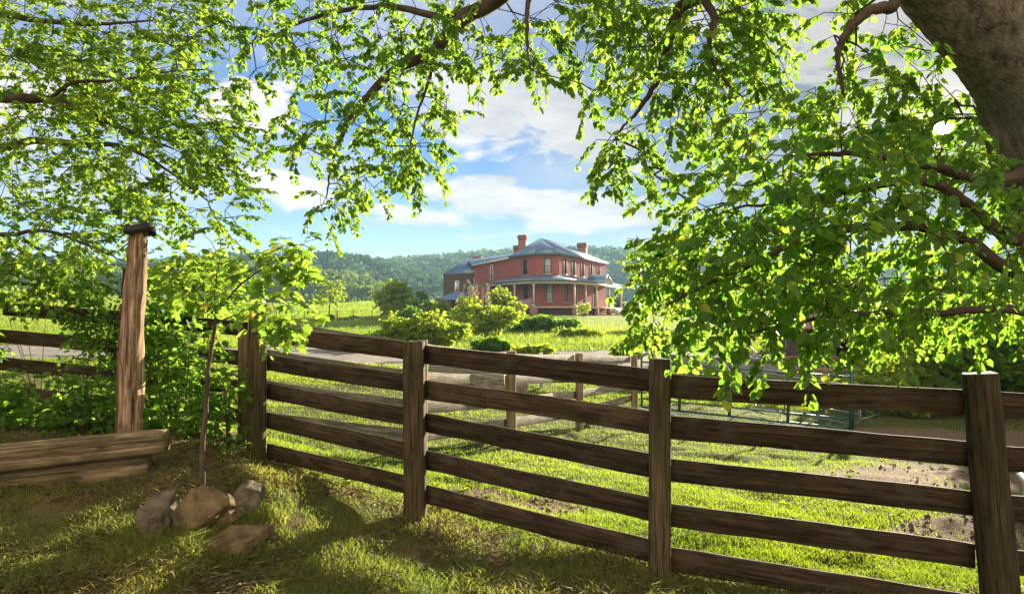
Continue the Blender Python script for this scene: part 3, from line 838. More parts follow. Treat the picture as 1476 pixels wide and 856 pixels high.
# ------------------------------------------------------------------ fences
def board(parent, p0, p1, h, th, mat, label=None, sag=0.0, name='board'):
    """rough sawn board from p0 to p1 (top edge line), hanging down h; local X along it"""
    p0 = np.array(p0, float); p1 = np.array(p1, float)
    d = p1 - p0; L = np.linalg.norm(d); x = d / L
    hx = norm(np.array([x[0], x[1], 0])); y = np.cross([0, 0, 1.0], hx)
    n = 22; seed = random.random() * 50
    V = []
    for i in range(n + 1):
        f = i / n; c = p0 + d * f + np.array([0, 0, -sag * 4 * f * (1 - f)])
        e1 = .006 * (mnoise.noise(Vector((f * L * 3.1, seed, 0)))); e2 = .007 * (mnoise.noise(Vector((f * L * 2.7, seed, 9))))
        bow = .012 * mnoise.noise(Vector((f * L * .8, seed, 4)))
        tw = .05 * mnoise.noise(Vector((f * L * .6, seed, 14)))
        cnr = [(-1, 0), (1, 0), (1, -1), (-1, -1)]
        b_ = .004
        ring = [(-th / 2, -b_), (-th / 2 + b_, 0), (th / 2 - b_, 0), (th / 2, -b_), (th / 2, -h + b_), (th / 2 - b_, -h), (-th / 2 + b_, -h), (-th / 2, -h + b_)]
        for (a, z) in ring:
            ez = e1 if z > -h / 2 else e2
            V.append(c + y * (a + bow + tw * (z + h / 2)) + np.array([0, 0, z + ez]))
    k = 8
    Fc = [[i * k + q, (i + 1) * k + q, (i + 1) * k + (q + 1) % k, i * k + (q + 1) % k] for i in range(n) for q in range(k)]
    mb = MB(); mb.add(V, Fc)
    mb.f.setdefault(8, []).append((np.array([list(range(k)), [n * k + q for q in range(k)][::-1]]), np.array([.5, .5])))
    o = mb.build(name, mat, parent, M4=frame(p0, x))
    if label: o['label'] = label
    return o


def round_post(parent, base, top, r, mat, name='post', label=None, square=False, sides=20, rag=.0):
    base = np.array(base, float); top = np.array(top, float)
    n = 10; ax = norm(top - base); u = norm(np.cross(ax, [0, 1.0, 0])); v = np.cross(ax, u)
    V = []; seed = random.random() * 40
    tt = list(np.linspace(0, 1, n)) + [1.0]
    for i, f in enumerate(tt):
        c = base + (top - base) * f
        rr = r * (1.04 - .07 * f) * (0.93 if i == n else 1)
        c = c - ax * (.006 if i == n - 1 else 0)
        for k in range(sides):
            a = 2 * math.pi * k / sides
            if square:
                q = rr / max(abs(math.cos(a)), abs(math.sin(a))) * .93
                q = min(q, rr * 1.22)
            else: q = rr
            q *= 1 + .05 * mnoise.noise(Vector((math.cos(a) * 1.3, math.sin(a) * 1.3 + seed, f * 4))) + .02 * mnoise.noise(Vector((math.cos(a) * 5, math.sin(a) * 5 + seed, f * 2)))
            V.append(c + u * q * math.cos(a) + v * q * math.sin(a) + ax * (rag * mnoise.noise(Vector((math.cos(a) * 2, math.sin(a) * 2, seed))) if i >= n - 1 else 0))
    Fc = [[i * sides + k, i * sides + (k + 1) % sides, (i + 1) * sides + (k + 1) % sides, (i + 1) * sides + k] for i in range(n) for k in range(sides)]
    mb = MB(); mb.add(V, Fc)
    c0 = n * sides
    mb.f.setdefault(sides, []).append((np.array([[c0 + k for k in range(sides)]]), np.array([.5])))
    o = mb.build(name, mat, parent, M4=frame(base, ax, (0, 1, 0)))
    if parent is None: o['label'] = label or ''
    elif label: o['label'] = label
    return o


def front_fence():
    t = thing('board_fence', 'dark brown five board fence with thick posts crossing the whole foreground', 'fence', (1, 4.4, 0))
    PX = [(372, 443, 662, 6.5, .085), (597, 492, 747, 5.4, .088), (951, 517, 838, 4.3, .069), (1428, 538, 0, 4.0, .098)]
    pts = []
    for i, (px, ty, by, Y, r) in enumerate(PX):
        if i == 3: top = at(1412, 538, Y); base = at(1446, 885, Y)
        else: top = at(px, ty, Y); base = at(px + (2 if i == 1 else -3 if i == 0 else 0), by + 12, Y)
        base[2] = min(base[2], gp(base[0], base[1])) - .05
        round_post(t, base, top, r, M['post'], square=(i == 1), rag=.01)
        pts.append(base)
    b2 = at(2010, 900, 3.75); round_post(t, (b2[0], b2[1], -.3), (b2[0] - .02, b2[1], 1.36), .09, M['post'])
    # top edges of the boards at either end of each bay, read at the posts (photo rows)
    rows = [((6.5, 378), (5.4, 590), [471, 512, 553, 596, 641], [494, 540.5, 589.6, 641.5, 690]),
            ((5.4, 604), (4.3, 940), [497.5, 548.7, 596.5, 651, 700], [534, 595, 659, 722, 783]),
            ((4.3, 962), (4.0, 1410), [540, 601, 663, 729, 792], [563, 640, 712, 789, 863]),
            ((4.0, 1446), (3.75, 2010), [567, 645, 717, 795, 868], [600, 686, 765, 848, 925])]
    for (Y0, x0), (Y1, x1), ta, tb in rows:
        for a, b in zip(ta, tb):
            p0 = at(x0, a, Y0); p1 = at(x1, b, Y1)
            hd = norm(np.array([p1[0] - p0[0], p1[1] - p0[1], 0])); back = np.array([-hd[1], hd[0], 0])
            off = back * .07
            board(t, p0 + off - hd * .012, p1 + off + hd * .012, .146 + random.uniform(-.004, .004), .026, M['board'], sag=random.uniform(-.004, .010))


front_fence()


def left_fence():
    t = thing('board_fence', 'dark board fence behind the undergrowth at the left, ending at the doubled post', 'fence', (-4.5, 7.1, .4))
    posts = [(353, 476, 650, 6.78, .06), (176, 455, 640, 7.1, .08), (-40, 428, 620, 7.4, .08), (-330, 410, 600, 7.8, .08)]
    for i, (px, ty, by, Y, r) in enumerate(posts):
        top = at(px, ty - (6 if i else 0), Y); base = at(px, by, Y); base[2] = gp(base[0], base[1]) - .1
        round_post(t, base, top, r, M['post_tan'] if i == 0 else M['post'], square=(i == 0))
    rows = [(-330, 7.8, [415, 452, 489, 526]), (-40, 7.4, [432, 472, 512, 552]), (176, 7.1, [449, 491, 533, 575]), (353, 6.85, [464, 507, 550, 592])]
    for (xa, Ya, A), (xb, Yb, B) in zip(rows, rows[1:]):
        for a, b in zip(A, B):
            board(t, at(xa, a, Ya) + np.array([0, .09, 0]), at(xb, b, Yb) + np.array([0, .09, 0]), .146, .026, M['board'])


left_fence()


def second_fence():
    t = thing('board_fence', 'grey four board fence running away across the paddock behind the front fence', 'fence', (0, 10.2, -.27))
    P = [(374, 6.72, 452, 0), (609, 8.0, 490, 0), (737, 10.2, 506, 0), (835, 13.0, 509, 0), (914, 16.0, 511, 0)]
    q = []
    for i, (px, Y, ty, _) in enumerate(P):
        top = at(px, ty, Y); g = gp(top[0], top[1]); q.append((top, g))
        if i: round_post(t, (top[0], top[1], g - .1), top, .062 if i == 1 else .075, M['post_tan'], rag=.008)
    for (a, ga), (b, gb) in zip(q, q[1:]):
        for k in range(4):
            fa = .03 + k * (a[2] - ga - .12) / 4; fb = .03 + k * (b[2] - gb - .12) / 4
            hd = norm(np.array([b[0] - a[0], b[1] - a[1], 0])); off = np.array([hd[1], -hd[0], 0]) * -.09
            board(t, a + off - [0, 0, fa], b + off - [0, 0, fb], .15, .025, M['board_grey'], sag=.01)


second_fence()


def far_rail():
    t = thing('rail_fence', 'low brown rail fence standing beside the dark open shed', 'fence', (9, 20, -.6))
    ps = []
    for px, Y in ((1130, 21), (1215, 20.5), (1300, 20), (1385, 19.5), (1476, 19)):
        p = at(px, 512, Y); g = gp(p[0], p[1]); ps.append(p)
        round_post(t, (p[0], p[1], g - .1), p + np.array([0, 0, .05]), .06, M['post_tan'], sides=8)
    for a, b in zip(ps, ps[1:]):
        for k in range(3): board(t, a - [0, .08, .02 + k * .36], b - [0, .08, .02 + k * .36], .14, .025, M['post_tan'])


far_rail()


# ------------------------------------------------------------------ cedar post, plank, timbers, stones
def cedar_post():
    t = thing('cedar_post', 'tall weathered cedar post with a crumpled black tin cap behind the timbers', 'post', at(190, 640, 5.75))
    mb = MB()
    L = smooth_line([at(190, 660, 5.75), at(189, 600, 5.75), at(190, 520, 5.75), at(193, 440, 5.75), at(196, 390, 5.75), at(200, 350, 5.75), at(201, 328, 5.75)], 7)
    k = len(L); f = np.linspace(0, 1, k)
    r = np.interp(f, [0, .4, .75, 1], [.090, .086, .080, .068])
    sides = 30; V = []
    for i in range(k):
        for s_ in range(sides):
            a = 2 * math.pi * s_ / sides
            q = r[i] * (1 + .20 * mnoise.noise(Vector((math.cos(a) * 1.3, math.sin(a) * 1.3, i * .16))) + .10 * mnoise.noise(Vector((math.cos(a) * 3, math.sin(a) * 3, i * .5))) + .12 * mnoise.noise(Vector((math.cos(a) * 5, math.sin(a) * 5, i * .05))))
            V.append(L[i] + np.array([math.cos(a) * q, math.sin(a) * q, 0]))
    Fc = [[i * sides + s_, i * sides + (s_ + 1) % sides, (i + 1) * sides + (s_ + 1) % sides, (i + 1) * sides + s_] for i in range(k - 1) for s_ in range(sides)]
    mb.add(V, Fc)
    mb.build('shaft', M['cedar'], t, smooth=True, M4=frame(L[0], L[-1] - L[0], (0, 1, 0)))
    mb = MB(); c = at(201, 327, 5.75); V = [c + np.array([0, 0, .022])]
    s2 = 16
    for ring in (0, 1, 2):
        for s_ in range(s2):
            a = 2 * math.pi * s_ / s2
            rr = (.07, .108, .118)[ring] * (1 + .08 * math.sin(3 * a + 1) + .05 * random.random())
            V.append(c + np.array([rr * math.cos(a), rr * math.sin(a), (.018, .010, -.05)[ring] + .018 * math.sin(2 * a + 2) + random.uniform(-.022, .016) * (ring == 2)]))
    Fc = [[1 + r_ * s2 + q, 1 + r_ * s2 + (q + 1) % s2, 1 + (r_ + 1) * s2 + (q + 1) % s2, 1 + (r_ + 1) * s2 + q] for r_ in (0, 1) for q in range(s2)]
    mb.add(V, Fc)
    mb.f.setdefault(3, []).append((np.array([[0, 1 + q, 1 + (q + 1) % s2] for q in range(s2)]), np.full(s2, .5)))
    cap = mb.build('tin_cap', M['tin'], t)
    md = cap.modifiers.new('s', 'SOLIDIFY'); md.thickness = .004
    # remains of hinges and battens on the left side of the post
    for (px, y0, y1, w_) in ((178, 386, 424, .022), (175, 438, 460, .03), (174, 485, 505, .028)):
        a, b = at(px, y1, 5.8), at(px + 2, y0, 5.8)
        mb = MB(); mb.tube([a, (a + b) / 2 + np.array([.012, 0, 0]), b], [w_, w_ * 1.1, w_ * .7], 6, jit=.3)
        mb.build('batten_stub', M['board'], t)
    # second, thinner post right behind it
    p = round_post(None, at(172, 650, 5.95), at(178, 478, 5.95), .035, M['cedar'], name='broken_post', square=True, rag=.03)
    tag(p, 'thin broken brown post standing just behind the tall cedar post', 'post')


cedar_post()


def timber(px0, ytop0, ybot0, Y0, px1, ytop1, ybot1, Y1, depth, label, seed):
    A, B = at(px0, ytop0, Y0), at(px1, ytop1, Y1); A2, B2 = at(px0, ybot0, Y0), at(px1, ybot1, Y1)
    n = 44; V = []; k = 22; d = B - A
    hd = norm(np.array([d[0], d[1], 0])); back = np.array([-hd[1], hd[0], 0])
    for i in range(n + 1):
        f = i / n; T_ = A + (B - A) * f; Bo = A2 + (B2 - A2) * f; h = T_[2] - Bo[2]; ctr = (T_ + Bo) / 2 + back * depth / 2
        for s_ in range(k):
            a = 2 * math.pi * s_ / k; c_, s__ = math.cos(a), math.sin(a)
            sq = 1 / max(abs(c_), abs(s__)); sq = min(sq, 1.27)
            nz = 1 + .07 * mnoise.noise(Vector((f * 7, c_ * 1.6 + seed, s__ * 1.6))) + .05 * mnoise.noise(Vector((f * 3, c_ * 6 + seed, s__ * 6)))
            if i in (0, n): nz *= .95
            crack = -.25 if abs(a - math.pi * 1.02) < .17 and (f < .78) else 0
            V.append(ctr - back * (c_ * -1 * sq * nz * depth / 2 * (1 + crack)) + np.array([0, 0, s__ * sq * nz * h / 2]))
    Fc = [[i * k + q, i * k + (q + 1) % k, (i + 1) * k + (q + 1) % k, (i + 1) * k + q] for i in range(n) for q in range(k)]
    mb = MB(); mb.add(V, Fc)
    mb.f.setdefault(k, []).append((np.array([list(range(k))[::-1], [n * k + q for q in range(k)]]), np.array([.5, .5])))
    o = mb.build('landscape_timber', M['timber'], smooth=False, M4=frame(A, d))
    tag(o, label, 'timber', 'old timbers holding the bank')


timber(-260, 668, 712, 4.9, 238, 620, 653, 5.45, .17, 'cracked weathered upper timber laid in front of the cedar post', 3)
timber(-260, 716, 764, 4.95, 212, 657, 694, 5.52, .15, 'darker lower timber half sunk in the bank under the cracked one', 8)


def rock(poly, Y, back, label, mat, seed):
    """stone given by its front outline (photo points with a depth offset) and the way it goes back"""
    import bmesh
    P = [at(p[0], p[1], Y + (p[2] if len(p) > 2 else 0)) for p in poly]; c = np.mean(P, 0) + np.array(back) / 2
    bm = bmesh.new(); sh = .9
    fr_ = [bm.verts.new(Vector(p - c)) for p in P]; m_ = np.mean(P, 0)
    bk = [bm.verts.new(Vector(m_ + (p - m_) * sh + np.array(back) - c)) for p in P]
    n = len(P); bm.faces.new(fr_); bm.faces.new(bk[::-1])
    for k in range(n): bm.faces.new([fr_[(k + 1) % n], fr_[k], bk[k], bk[(k + 1) % n]])
    bmesh.ops.recalc_face_normals(bm, faces=list(bm.faces))
    bmesh.ops.bevel(bm, geom=list(bm.edges), offset=.007, segments=1, affect='EDGES')
    bmesh.ops.triangulate(bm, faces=list(bm.faces))
    for it in range(3):
        es = [e for e in bm.edges if e.calc_length() > .035]
        if es: bmesh.ops.subdivide_edges(bm, edges=es, cuts=1)
        bmesh.ops.triangulate(bm, faces=[f for f in bm.faces if len(f.verts) > 3])
    sv = Vector((seed * 3.1, seed, 0))
    for v in bm.verts:
        c_ = v.co.copy()
        n_ = mnoise.noise(c_ * 7 + sv) * .010 + mnoise.noise(c_ * 22 + sv) * .009 + mnoise.noise(c_ * 60 + sv) * .004
        v.co = c_ + c_.normalized() * n_
    me = bpy.data.meshes.new('field_stone'); bm.to_mesh(me); bm.free(); me.materials.append(mat)
    o = bpy.data.objects.new('field_stone', me); COL.objects.link(o); o.location = tuple(float(q) for q in c)
    tag(o, label, 'stone', 'stones heaped round the sapling')


rock([(193, 746), (214, 744), (232, 742), (236, 775), (226, 800), (203, 798)], 4.36, (.0, .20, .12), 'upright block of stone leftmost in the heap by the sapling', M['stone_grey'], 1)
rock([(243, 742, .0), (250, 757, -.02), (262, 767, -.05), (288, 757, -.04), (331, 725, .02), (329, 715, .04), (320, 706, .08), (292, 699, .11), (276, 704, .10), (262, 719, .06)], 4.46, (.02, .12, -.05), 'large brown slab tilted across the middle of the stone heap', M['stone'], 12)
rock([(331, 722, .05), (354, 744, 0), (368, 736, .0), (377, 722, .04), (374, 707, .06), (352, 703, .06), (338, 708, .06)], 4.78, (-.03, .20, .02), 'pale faced angular stone at the right end of the heap', M['stone_grey'], 3)
rock([(286, 750), (294, 770), (318, 768), (336, 752), (330, 738), (306, 741)], 4.55, (.03, .18, .0), 'small stone wedged under the large tilted slab', M['stone'], 4)
rock([(280, 785), (283, 812), (330, 814), (353, 800), (352, 783), (320, 785)], 4.22, (.10, .26, .05), 'flat mossy slab lowest and nearest in the stone heap', M['stone'], 5)


# ------------------------------------------------------------------ gates, panels, trough, planks
def tube_gate():
    A, B = at(925, 592, 16.2), at(1230, 624, 13.9)
    A[2] = gp(A[0], A[1]) + .1; B[2] = gp(B[0], B[1]) + .08
    t = thing('tube_gate', 'green tubular metal farm gate standing across the far side of the paddock', 'gate', A)
    H = 1.26; d = B - A; up = np.array([0, 0, 1.0])
    fr = MB(); c = .14
    pts = [A + d * 0, A + up * (H - c)]
    hx = d / np.linalg.norm(d)
    arc = [A + up * (H - c) + hx * c * (1 - math.cos(a)) + up * c * math.sin(a) for a in np.linspace(0, math.pi / 2, 6)]
    arc2 = [B + up * (H - c) - hx * c * (1 - math.cos(a)) + up * c * math.sin(a) for a in np.linspace(math.pi / 2, 0, 6)]
    loop = [A] + arc + arc2 + [B] + [A]
    fr.tube(loop[:-1], .025, 8); fr.tube([A, B], .025, 8)
    fr.build('gate_frame', M['green'], t, smooth=True)
    for h in (.20, .42, .66, .86, 1.06):
        mb = MB(); mb.tube([A + up * h, B + up * h], .019, 8); mb.build('bar', M['green'], t, smooth=True)
    for f in (.2, .45, .72, .985):
        p = A + d * f; mb = MB(); mb.box((-.03, -.012, 0), (.03, .012, H), frame(p + np.array([.0, -.03, 0]), hx)); mb.build('upright', M['green'], t)


tube_gate()


def corral(px0, Y0, px1, Y1, label, H=.84, n=3, lean=0.0):
    A, B = at(px0, 590, Y0), at(px1, 600, Y1)
    A[2] = gp(A[0], A[1]) + .04; B[2] = gp(B[0], B[1]) + .04
    t = thing('corral_panel', label, 'panel', A, 'galvanised panels behind the green gate')
    up = np.array([0, lean, 1.0]); d = B - A; hx = norm(d); c = .18
    arc = lambda P, s_, a0, a1, zc: [P + up * zc + hx * s_ * c * (1 - math.cos(a)) + up * c * math.sin(a) for a in np.linspace(a0, a1, 6)]
    loop = arc(A, 1, -math.pi / 2, 0, c) + arc(A, 1, 0, math.pi / 2, H - c) + arc(B, -1, math.pi / 2, 0, H - c) + arc(B, -1, 0, -math.pi / 2, c)
    loop.append(loop[0]); mb = MB(); mb.tube(loop, .02, 8); mb.build('panel_frame', M['galv'], t, smooth=True)
    for h in np.linspace(.25, H - .22, n):
        mb = MB(); mb.tube([A + up * h, B + up * h], .014, 6); mb.build('rail', M['galv'], t, smooth=True)
    for f in (.33, .66):
        mb = MB(); mb.tube([A + d * f, A + d * f + up * H], .015, 6); mb.build('upright', M['galv'], t, smooth=True)


corral(1085, 17.0, 1240, 14.6, 'silver pipe panel close behind the right end of the green gate')
corral(1238, 15.2, 1268, 16.5, 'short silver pipe panel set at an angle past the green gate', H=.7, n=2)


def trough():
    c = at(1500, 716, 5.9); g = gp(c[0], c[1])
    t = thing('water_trough', 'white rimmed tank cut by the right edge beyond the leaning post', 'trough', (c[0] + .5, c[1], g))
    mb = MB(); fr = frame((c[0] + .12, c[1] + .3, g), (1, -.55, 0)); Ln, W_, H_ = 1.3, .6, .42
    def ring(l, w_, z, r): 
        pts = []
        for (sx, sy, a0) in ((1, 1, 0), (-1, 1, 90), (-1, -1, 180), (1, -1, 270)):
            for a in np.linspace(a0, a0 + 90, 5): pts.append((sx * (l / 2 - r) + r * math.cos(rad(a)) + Ln / 2, sy * (w_ / 2 - r) + r * math.sin(rad(a)), z))
        return pts
    rings = [ring(Ln, W_, 0, .1), ring(Ln + .04, W_ + .04, H_ - .04, .11), ring(Ln + .12, W_ + .12, H_ - .04, .13), ring(Ln + .12, W_ + .12, H_, .13), ring(Ln, W_, H_, .1), ring(Ln - .06, W_ - .06, .06, .1)]
    V = np.array([p for r_ in rings for p in r_]) @ np.array(fr.to_3x3()).T + np.array(fr.translation); k = 20
    Fc = [[i * k + q, i * k + (q + 1) % k, (i + 1) * k + (q + 1) % k, (i + 1) * k + q] for i in range(5) for q in range(k)]
    mb.add(V, Fc); mb.f.setdefault(k, []).append((np.array([[5 * k + q for q in range(k)]]), np.array([.5])))
    mb.build('basin', M['trough'], t)


trough()


def plank_deck():
    p = at(700, 556, 17.5); g = gp(p[0], p[1])
    t = thing('plank_ramp', 'low pale plank ramp lying beyond the grey paddock fence', 'ramp', (p[0], p[1], g))
    fr = frame((p[0] - 1.5, p[1] + .2, g), (1, .12, 0)); y = np.array(fr.to_3x3())[:, 1]; x = np.array(fr.to_3x3())[:, 0]; o = np.array(fr.translation)
    for k in range(9):
        a = o + y * (.24 * k) + np.array([0, 0, .30 + .04 * k]); 
        mb = MB(); mb.box((0, 0, -.04), (2.6, .21, 0), frame(a, x)); mb.build('plank', M['board_grey'], t, M4=frame(a, x))
    mb = MB(); mb.box((0, -.03, -.1), (2.6, -.004, .26), frame(o, x)); mb.build('skirt_board', M['board_grey'], t)
    p = at(780, 555, 19.0); g = gp(p[0], p[1])
    t = thing('brown_stall', 'low reddish brown boarded stall with white posts beyond the paddock fence', 'stall', (p[0], p[1], g))
    for z in (.15, .42, .69):
        a = np.array([p[0] - .9, p[1], g + z + .2]); board(t, a, a + np.array([2.1, .3, 0]), .2, .03, M['brick_dark'])
    for x_ in (-.9, .0, 1.15):
        mb = MB(); mb.box((p[0] + x_ - .05, p[1] - .09 + .14 * (x_ + .9) - .05, g - .1), (p[0] + x_ + .05, p[1] - .09 + .14 * (x_ + .9) + .05, g + 1.0)); mb.build('post', M['white'], t)


plank_deck()


# ------------------------------------------------------------------ buildings
def poly_face(mb, pts): mb.add(pts, [list(range(len(pts)))])


def roof_face(mb, pts, e0, e1):
    """flat roof panel with UVs: u along the eave e0-e1, v up the slope"""
    pts = np.array(pts, float); e0 = np.array(e0, float); x = norm(np.array(e1, float) - e0)
    nrm = norm(np.cross(pts[1] - pts[0], pts[2] - pts[0])); y = np.cross(nrm, x)
    mb.add(pts, [list(range(len(pts)))])
    uv = np.stack([(pts - e0) @ x, (pts - e0) @ y], 1)
    mb.uv = uv if mb.uv is None else np.vstack([mb.uv, uv])


def wall_panel(parent, p0, p1, z0, z1, holes, mat, windows=True, name='wall'):
    """outer wall from p0 to p1 seen from the right-hand side of that direction, with real openings"""
    p0 = np.array(p0, float); p1 = np.array(p1, float); d = p1 - p0; L = np.linalg.norm(d); x = d / L; nrm = np.array([x[1], -x[0]])
    def P(s_, z, dep=0): return [p0[0] + x[0] * s_ - nrm[0] * dep, p0[1] + x[1] * s_ - nrm[1] * dep, z]
    hs = [(c - w_ / 2, c + w_ / 2, a, b, st) for (c, w_, a, b, st) in holes]
    xs = sorted({0, L} | {h[0] for h in hs} | {h[1] for h in hs}); zs = sorted({z0, z1} | {h[2] for h in hs} | {h[3] for h in hs})
    mb = MB()
    for a, b in zip(xs, xs[1:]):
        for c, e in zip(zs, zs[1:]):
            if any(h[0] <= a + 1e-6 and b <= h[1] + 1e-6 and h[2] <= c + 1e-6 and e <= h[3] + 1e-6 for h in hs): continue
            poly_face(mb, [P(a, c), P(b, c), P(b, e), P(a, e)])
    for (a, b, c, e, st) in hs:
        D_ = .22
        poly_face(mb, [P(a, c), P(a, e), P(a, e, D_), P(a, c, D_)]); poly_face(mb, [P(b, c), P(b, c, D_), P(b, e, D_), P(b, e)])
        poly_face(mb, [P(a, c), P(a, c, D_), P(b, c, D_), P(b, c)]); poly_face(mb, [P(a, e), P(b, e), P(b, e, D_), P(a, e, D_)])
    wall = mb.build(name, mat, parent)
    for (a, b, c, e, st) in hs:
        fr = frame(P(0, 0), (x[0], x[1], 0))
        def bx(m_, s0, s1, za, zb, d0, d1): m_.box((s0, d0, za), (s1, d1, zb), fr)
        fm = MB(); w_ = .13
        proud = -.05 if st != 'plain' else .06
        for q in ((a, a + w_, c, e), (b - w_, b, c, e), (a, b, e - w_, e)): bx(fm, *q, proud, .16)
        mt = {'dark': M['grey_trim'], 'white': M['white'], 'blind': M['grey_trim'], 'door': M['trim'], 'plain': M['trim']}[st]
        win = fm.build('door' if st == 'door' else 'window', mt, parent)
        sl = MB(); bx(sl, a - .1, b + .1, c - .13, c + .003, -.12, .14); sl.build('sill', M['trim'], win)
        sm = MB(); mid = (c + e) / 2
        if st != 'door':
            bx(sm, a + w_, b - w_, mid - .04, mid + .04, .08, .15); bx(sm, (a + b) / 2 - .025, (a + b) / 2 + .025, c, e - w_, .1, .147)
            sm.build('sash', mt, win)
        gm = MB(); bx(gm, a + w_ * .9, b - w_ * .9, c, e - w_ * .9, .15, .19)
        gm.build('pane', M['curtain'] if st in ('blind',) else M['glass'], win)
    return wall


def brick_house():
    g0 = 1.75
    t = thing('brick_house', 'old two storey red brick farmhouse with metal roof and wraparound porch', 'house', (6, 103, g0))
    H = lambda h: h + CAMZ                       # heights read above eye level
    C, D, A, B = (6.8, 98.0), (16.0, 115.3), (.2, 103.2), (3.44, 98.6)
    E = (6.4, 119.1); G = (-2.6, 108.5)
    ze = H(9.1); zb = g0 - .8
    z1s, z1h = H(3.0 - .7), H(5.0 - .2)
    up_s, up_h = H(6.1), H(8.42); lo_s, lo_h = H(2.05), H(4.75)
    AB = math.dist(A, B); BC = math.dist(B, C); CD = math.dist(C, D)
    wall_panel(t, A, B, zb, ze, [(3.05, 1.25, up_s - .1, up_h - .1, 'dark'), (3.25, 1.2, lo_s, lo_h, 'dark'), (.3 + .5, .0001, 3, 3.0001, 'plain')][:2], M['brick'])
    wall_panel(t, B, C, zb, ze, [(1.75, 1.15, up_s - .05, up_h, 'blind'), (2.0, 1.15, lo_s, lo_h, 'blind')], M['brick'])
    us = [2.2, 5.4, 9.0, 12.6, 16.0]
    wall_panel(t, C, D, zb, ze, [(u_, 1.15, up_s, up_h, 'dark') for u_ in us] + [(2.6, 1.15, lo_s, lo_h, 'blind'), (6.2, 1.25, lo_s - .6, lo_h, 'door'), (10.2, 1.15, lo_s, lo_h, 'blind'), (14.0, 1.2, lo_s - .6, lo_h, 'door')], M['brick'])
    wall_panel(t, D, E, zb, ze, [], M['brick']); wall_panel(t, E, (0, 124), zb, ze - .6, [], M['brick']); 
    # long ell behind the bay
    G0, G1 = (-.15, 103.9), (-6.56, 119.0)
    zell = H(9.0)
    wl = math.dist(G0, G1)
    wall_panel(t, G1, G0, zb, zell, [(wl * .50, 1.3, H(6.0), H(8.35), 'white'), (wl * .75, 1.2, H(1.6), H(4.0), 'dark')], M['brick'])
    wall_panel(t, (0, 124), G1, zb, zell, [], M['brick'])
    wall_panel(t, G0, A, zb, ze, [], M['brick'])
    # roofs
    P1 = (4.3, 104.5, H(11.95)); P2 = (6.9, 109.0, H(11.95))
    def eave(pt, ctr=(6, 108), o=.55, z=ze):
        v = np.array(pt, float) - np.array(ctr); v = v / np.linalg.norm(v); q = np.array(pt) + v * o * 1.15
        return (q[0], q[1], z - .02)
    eA, eB, eC, eD, eE = (eave(q) for q in (A, B, C, D, E)); eF = eave((0.2, 109.5), z=ze)
    mb = MB()
    roof_face(mb, [eC, eD, P2, P1], eC, eD); roof_face(mb, [eB, eC, P1], eB, eC); roof_face(mb, [eA, eB, P1], eA, eB)
    roof_face(mb, [eD, eE, P2], eD, eE); roof_face(mb, [eF, eA, P1], eF, eA); roof_face(mb, [eE, eF, P1, P2], eE, eF)
    rf = mb.build('roof', M['roof'], t); md = rf.modifiers.new('s', 'SOLIDIFY'); md.thickness = .1; md.offset = -1
    # eave boards
    mb = MB()
    for a, b in ((eA, eB), (eB, eC), (eC, eD), (eD, eE)):
        a = np.array(a); b = np.array(b); mb.box((0, .02, -.30), (np.linalg.norm(b - a), .10, -.10), frame(a, b - a))
        mb.box((0, .10, -.30), (np.linalg.norm(b - a), .62, -.24), frame(a, b - a))
    mb.build('eave_board', M['grey_trim'], t)
    # ell roof
    R1 = (2.2, 110.0, H(10.35)); R2 = (-8.3, 124.0, H(10.15))
    q0 = (.35, 102.9, zell + .05); q1 = (-7.2, 119.3, zell - .0)
    q0 = np.array((-.65, 103.6, zell + .02)); q1 = np.array((-7.15, 119.0, zell + .02))
    mb = MB(); roof_face(mb, [q1, q0, R1, R2], q1, q0)
    roof_face(mb, [(7.5, 119, zell - 1), (0.5, 128, zell - 1), R2, R1], (7.5, 119, zell - 1), (0.5, 128, zell - 1))
    rf = mb.build('roof', M['roof'], t, ); md = rf.modifiers.new('s', 'SOLIDIFY'); md.thickness = .08; md.offset = -1
    mb = MB(); mb.box((0, .02, -.34), (np.linalg.norm(q0 - q1), .1, -.09), frame(q1, q0 - q1)); mb.box((0, .1, -.34), (np.linalg.norm(q0 - q1), .55, -.28), frame(q1, q0 - q1))
    mb.build('eave_board', M['white'], t)
    # dark rear wing
    W0, W1 = (-6.75, 119.6), (-12.6, 124.8)
    zr = H(7.55)
    wall_panel(t, W1, W0, zb, zr, [(3.6, 1.1, H(4.4), H(6.3), 'white'), (3.6, 1.2, H(1.2), H(3.4), 'dark')], M['brick_dark'])
    wall_panel(t, (-8, 131), W1, zb, zr, [], M['brick_dark'])
    w0 = np.array((-6.5, 119.25, zr + .1)); w1 = np.array((-13.1, 124.9, zr)); 
    mb = MB(); roof_face(mb, [w1, w0, (-5.6, 121.5, H(9.4)), R2], w1, w0); roof_face(mb, [(-8, 132, zr), w1, R2], (-8, 132, zr), w1)
    rf = mb.build('roof', M['roof'], t); md = rf.modifiers.new('s', 'SOLIDIFY'); md.thickness = .08; md.offset = -1
    # chimneys: (x, y, base, top, half width)
    for (px, Y, ytop, hw) in ((753.5, 106.5, 339, .52), (745.5, 110, 354, .42), (839.5, 113, 350.5, .62), (689, 125, 370, .6)):
        c = at(px, ytop, Y); mb = MB(); zt = c[2]
        for (zz0, zz1, e) in ((H(7), zt - .75, 0), (zt - .75, zt - .45, .07), (zt - .45, zt - .2, .13), (zt - .2, zt, .05)):
            fr = frame((c[0], Y, 0), (.495, .869, 0)); mb.box((-hw - e, -hw - e, zz0), (hw + e, hw + e, zz1 - .002), fr)
        mb.build('chimney', M['pier'], t)
    # ---- porch
    fl = H(1.28); pe = H(5.0); pr = H(5.88)
    dv = np.array([.495, .869]); st = np.array([9.0, 96.0])
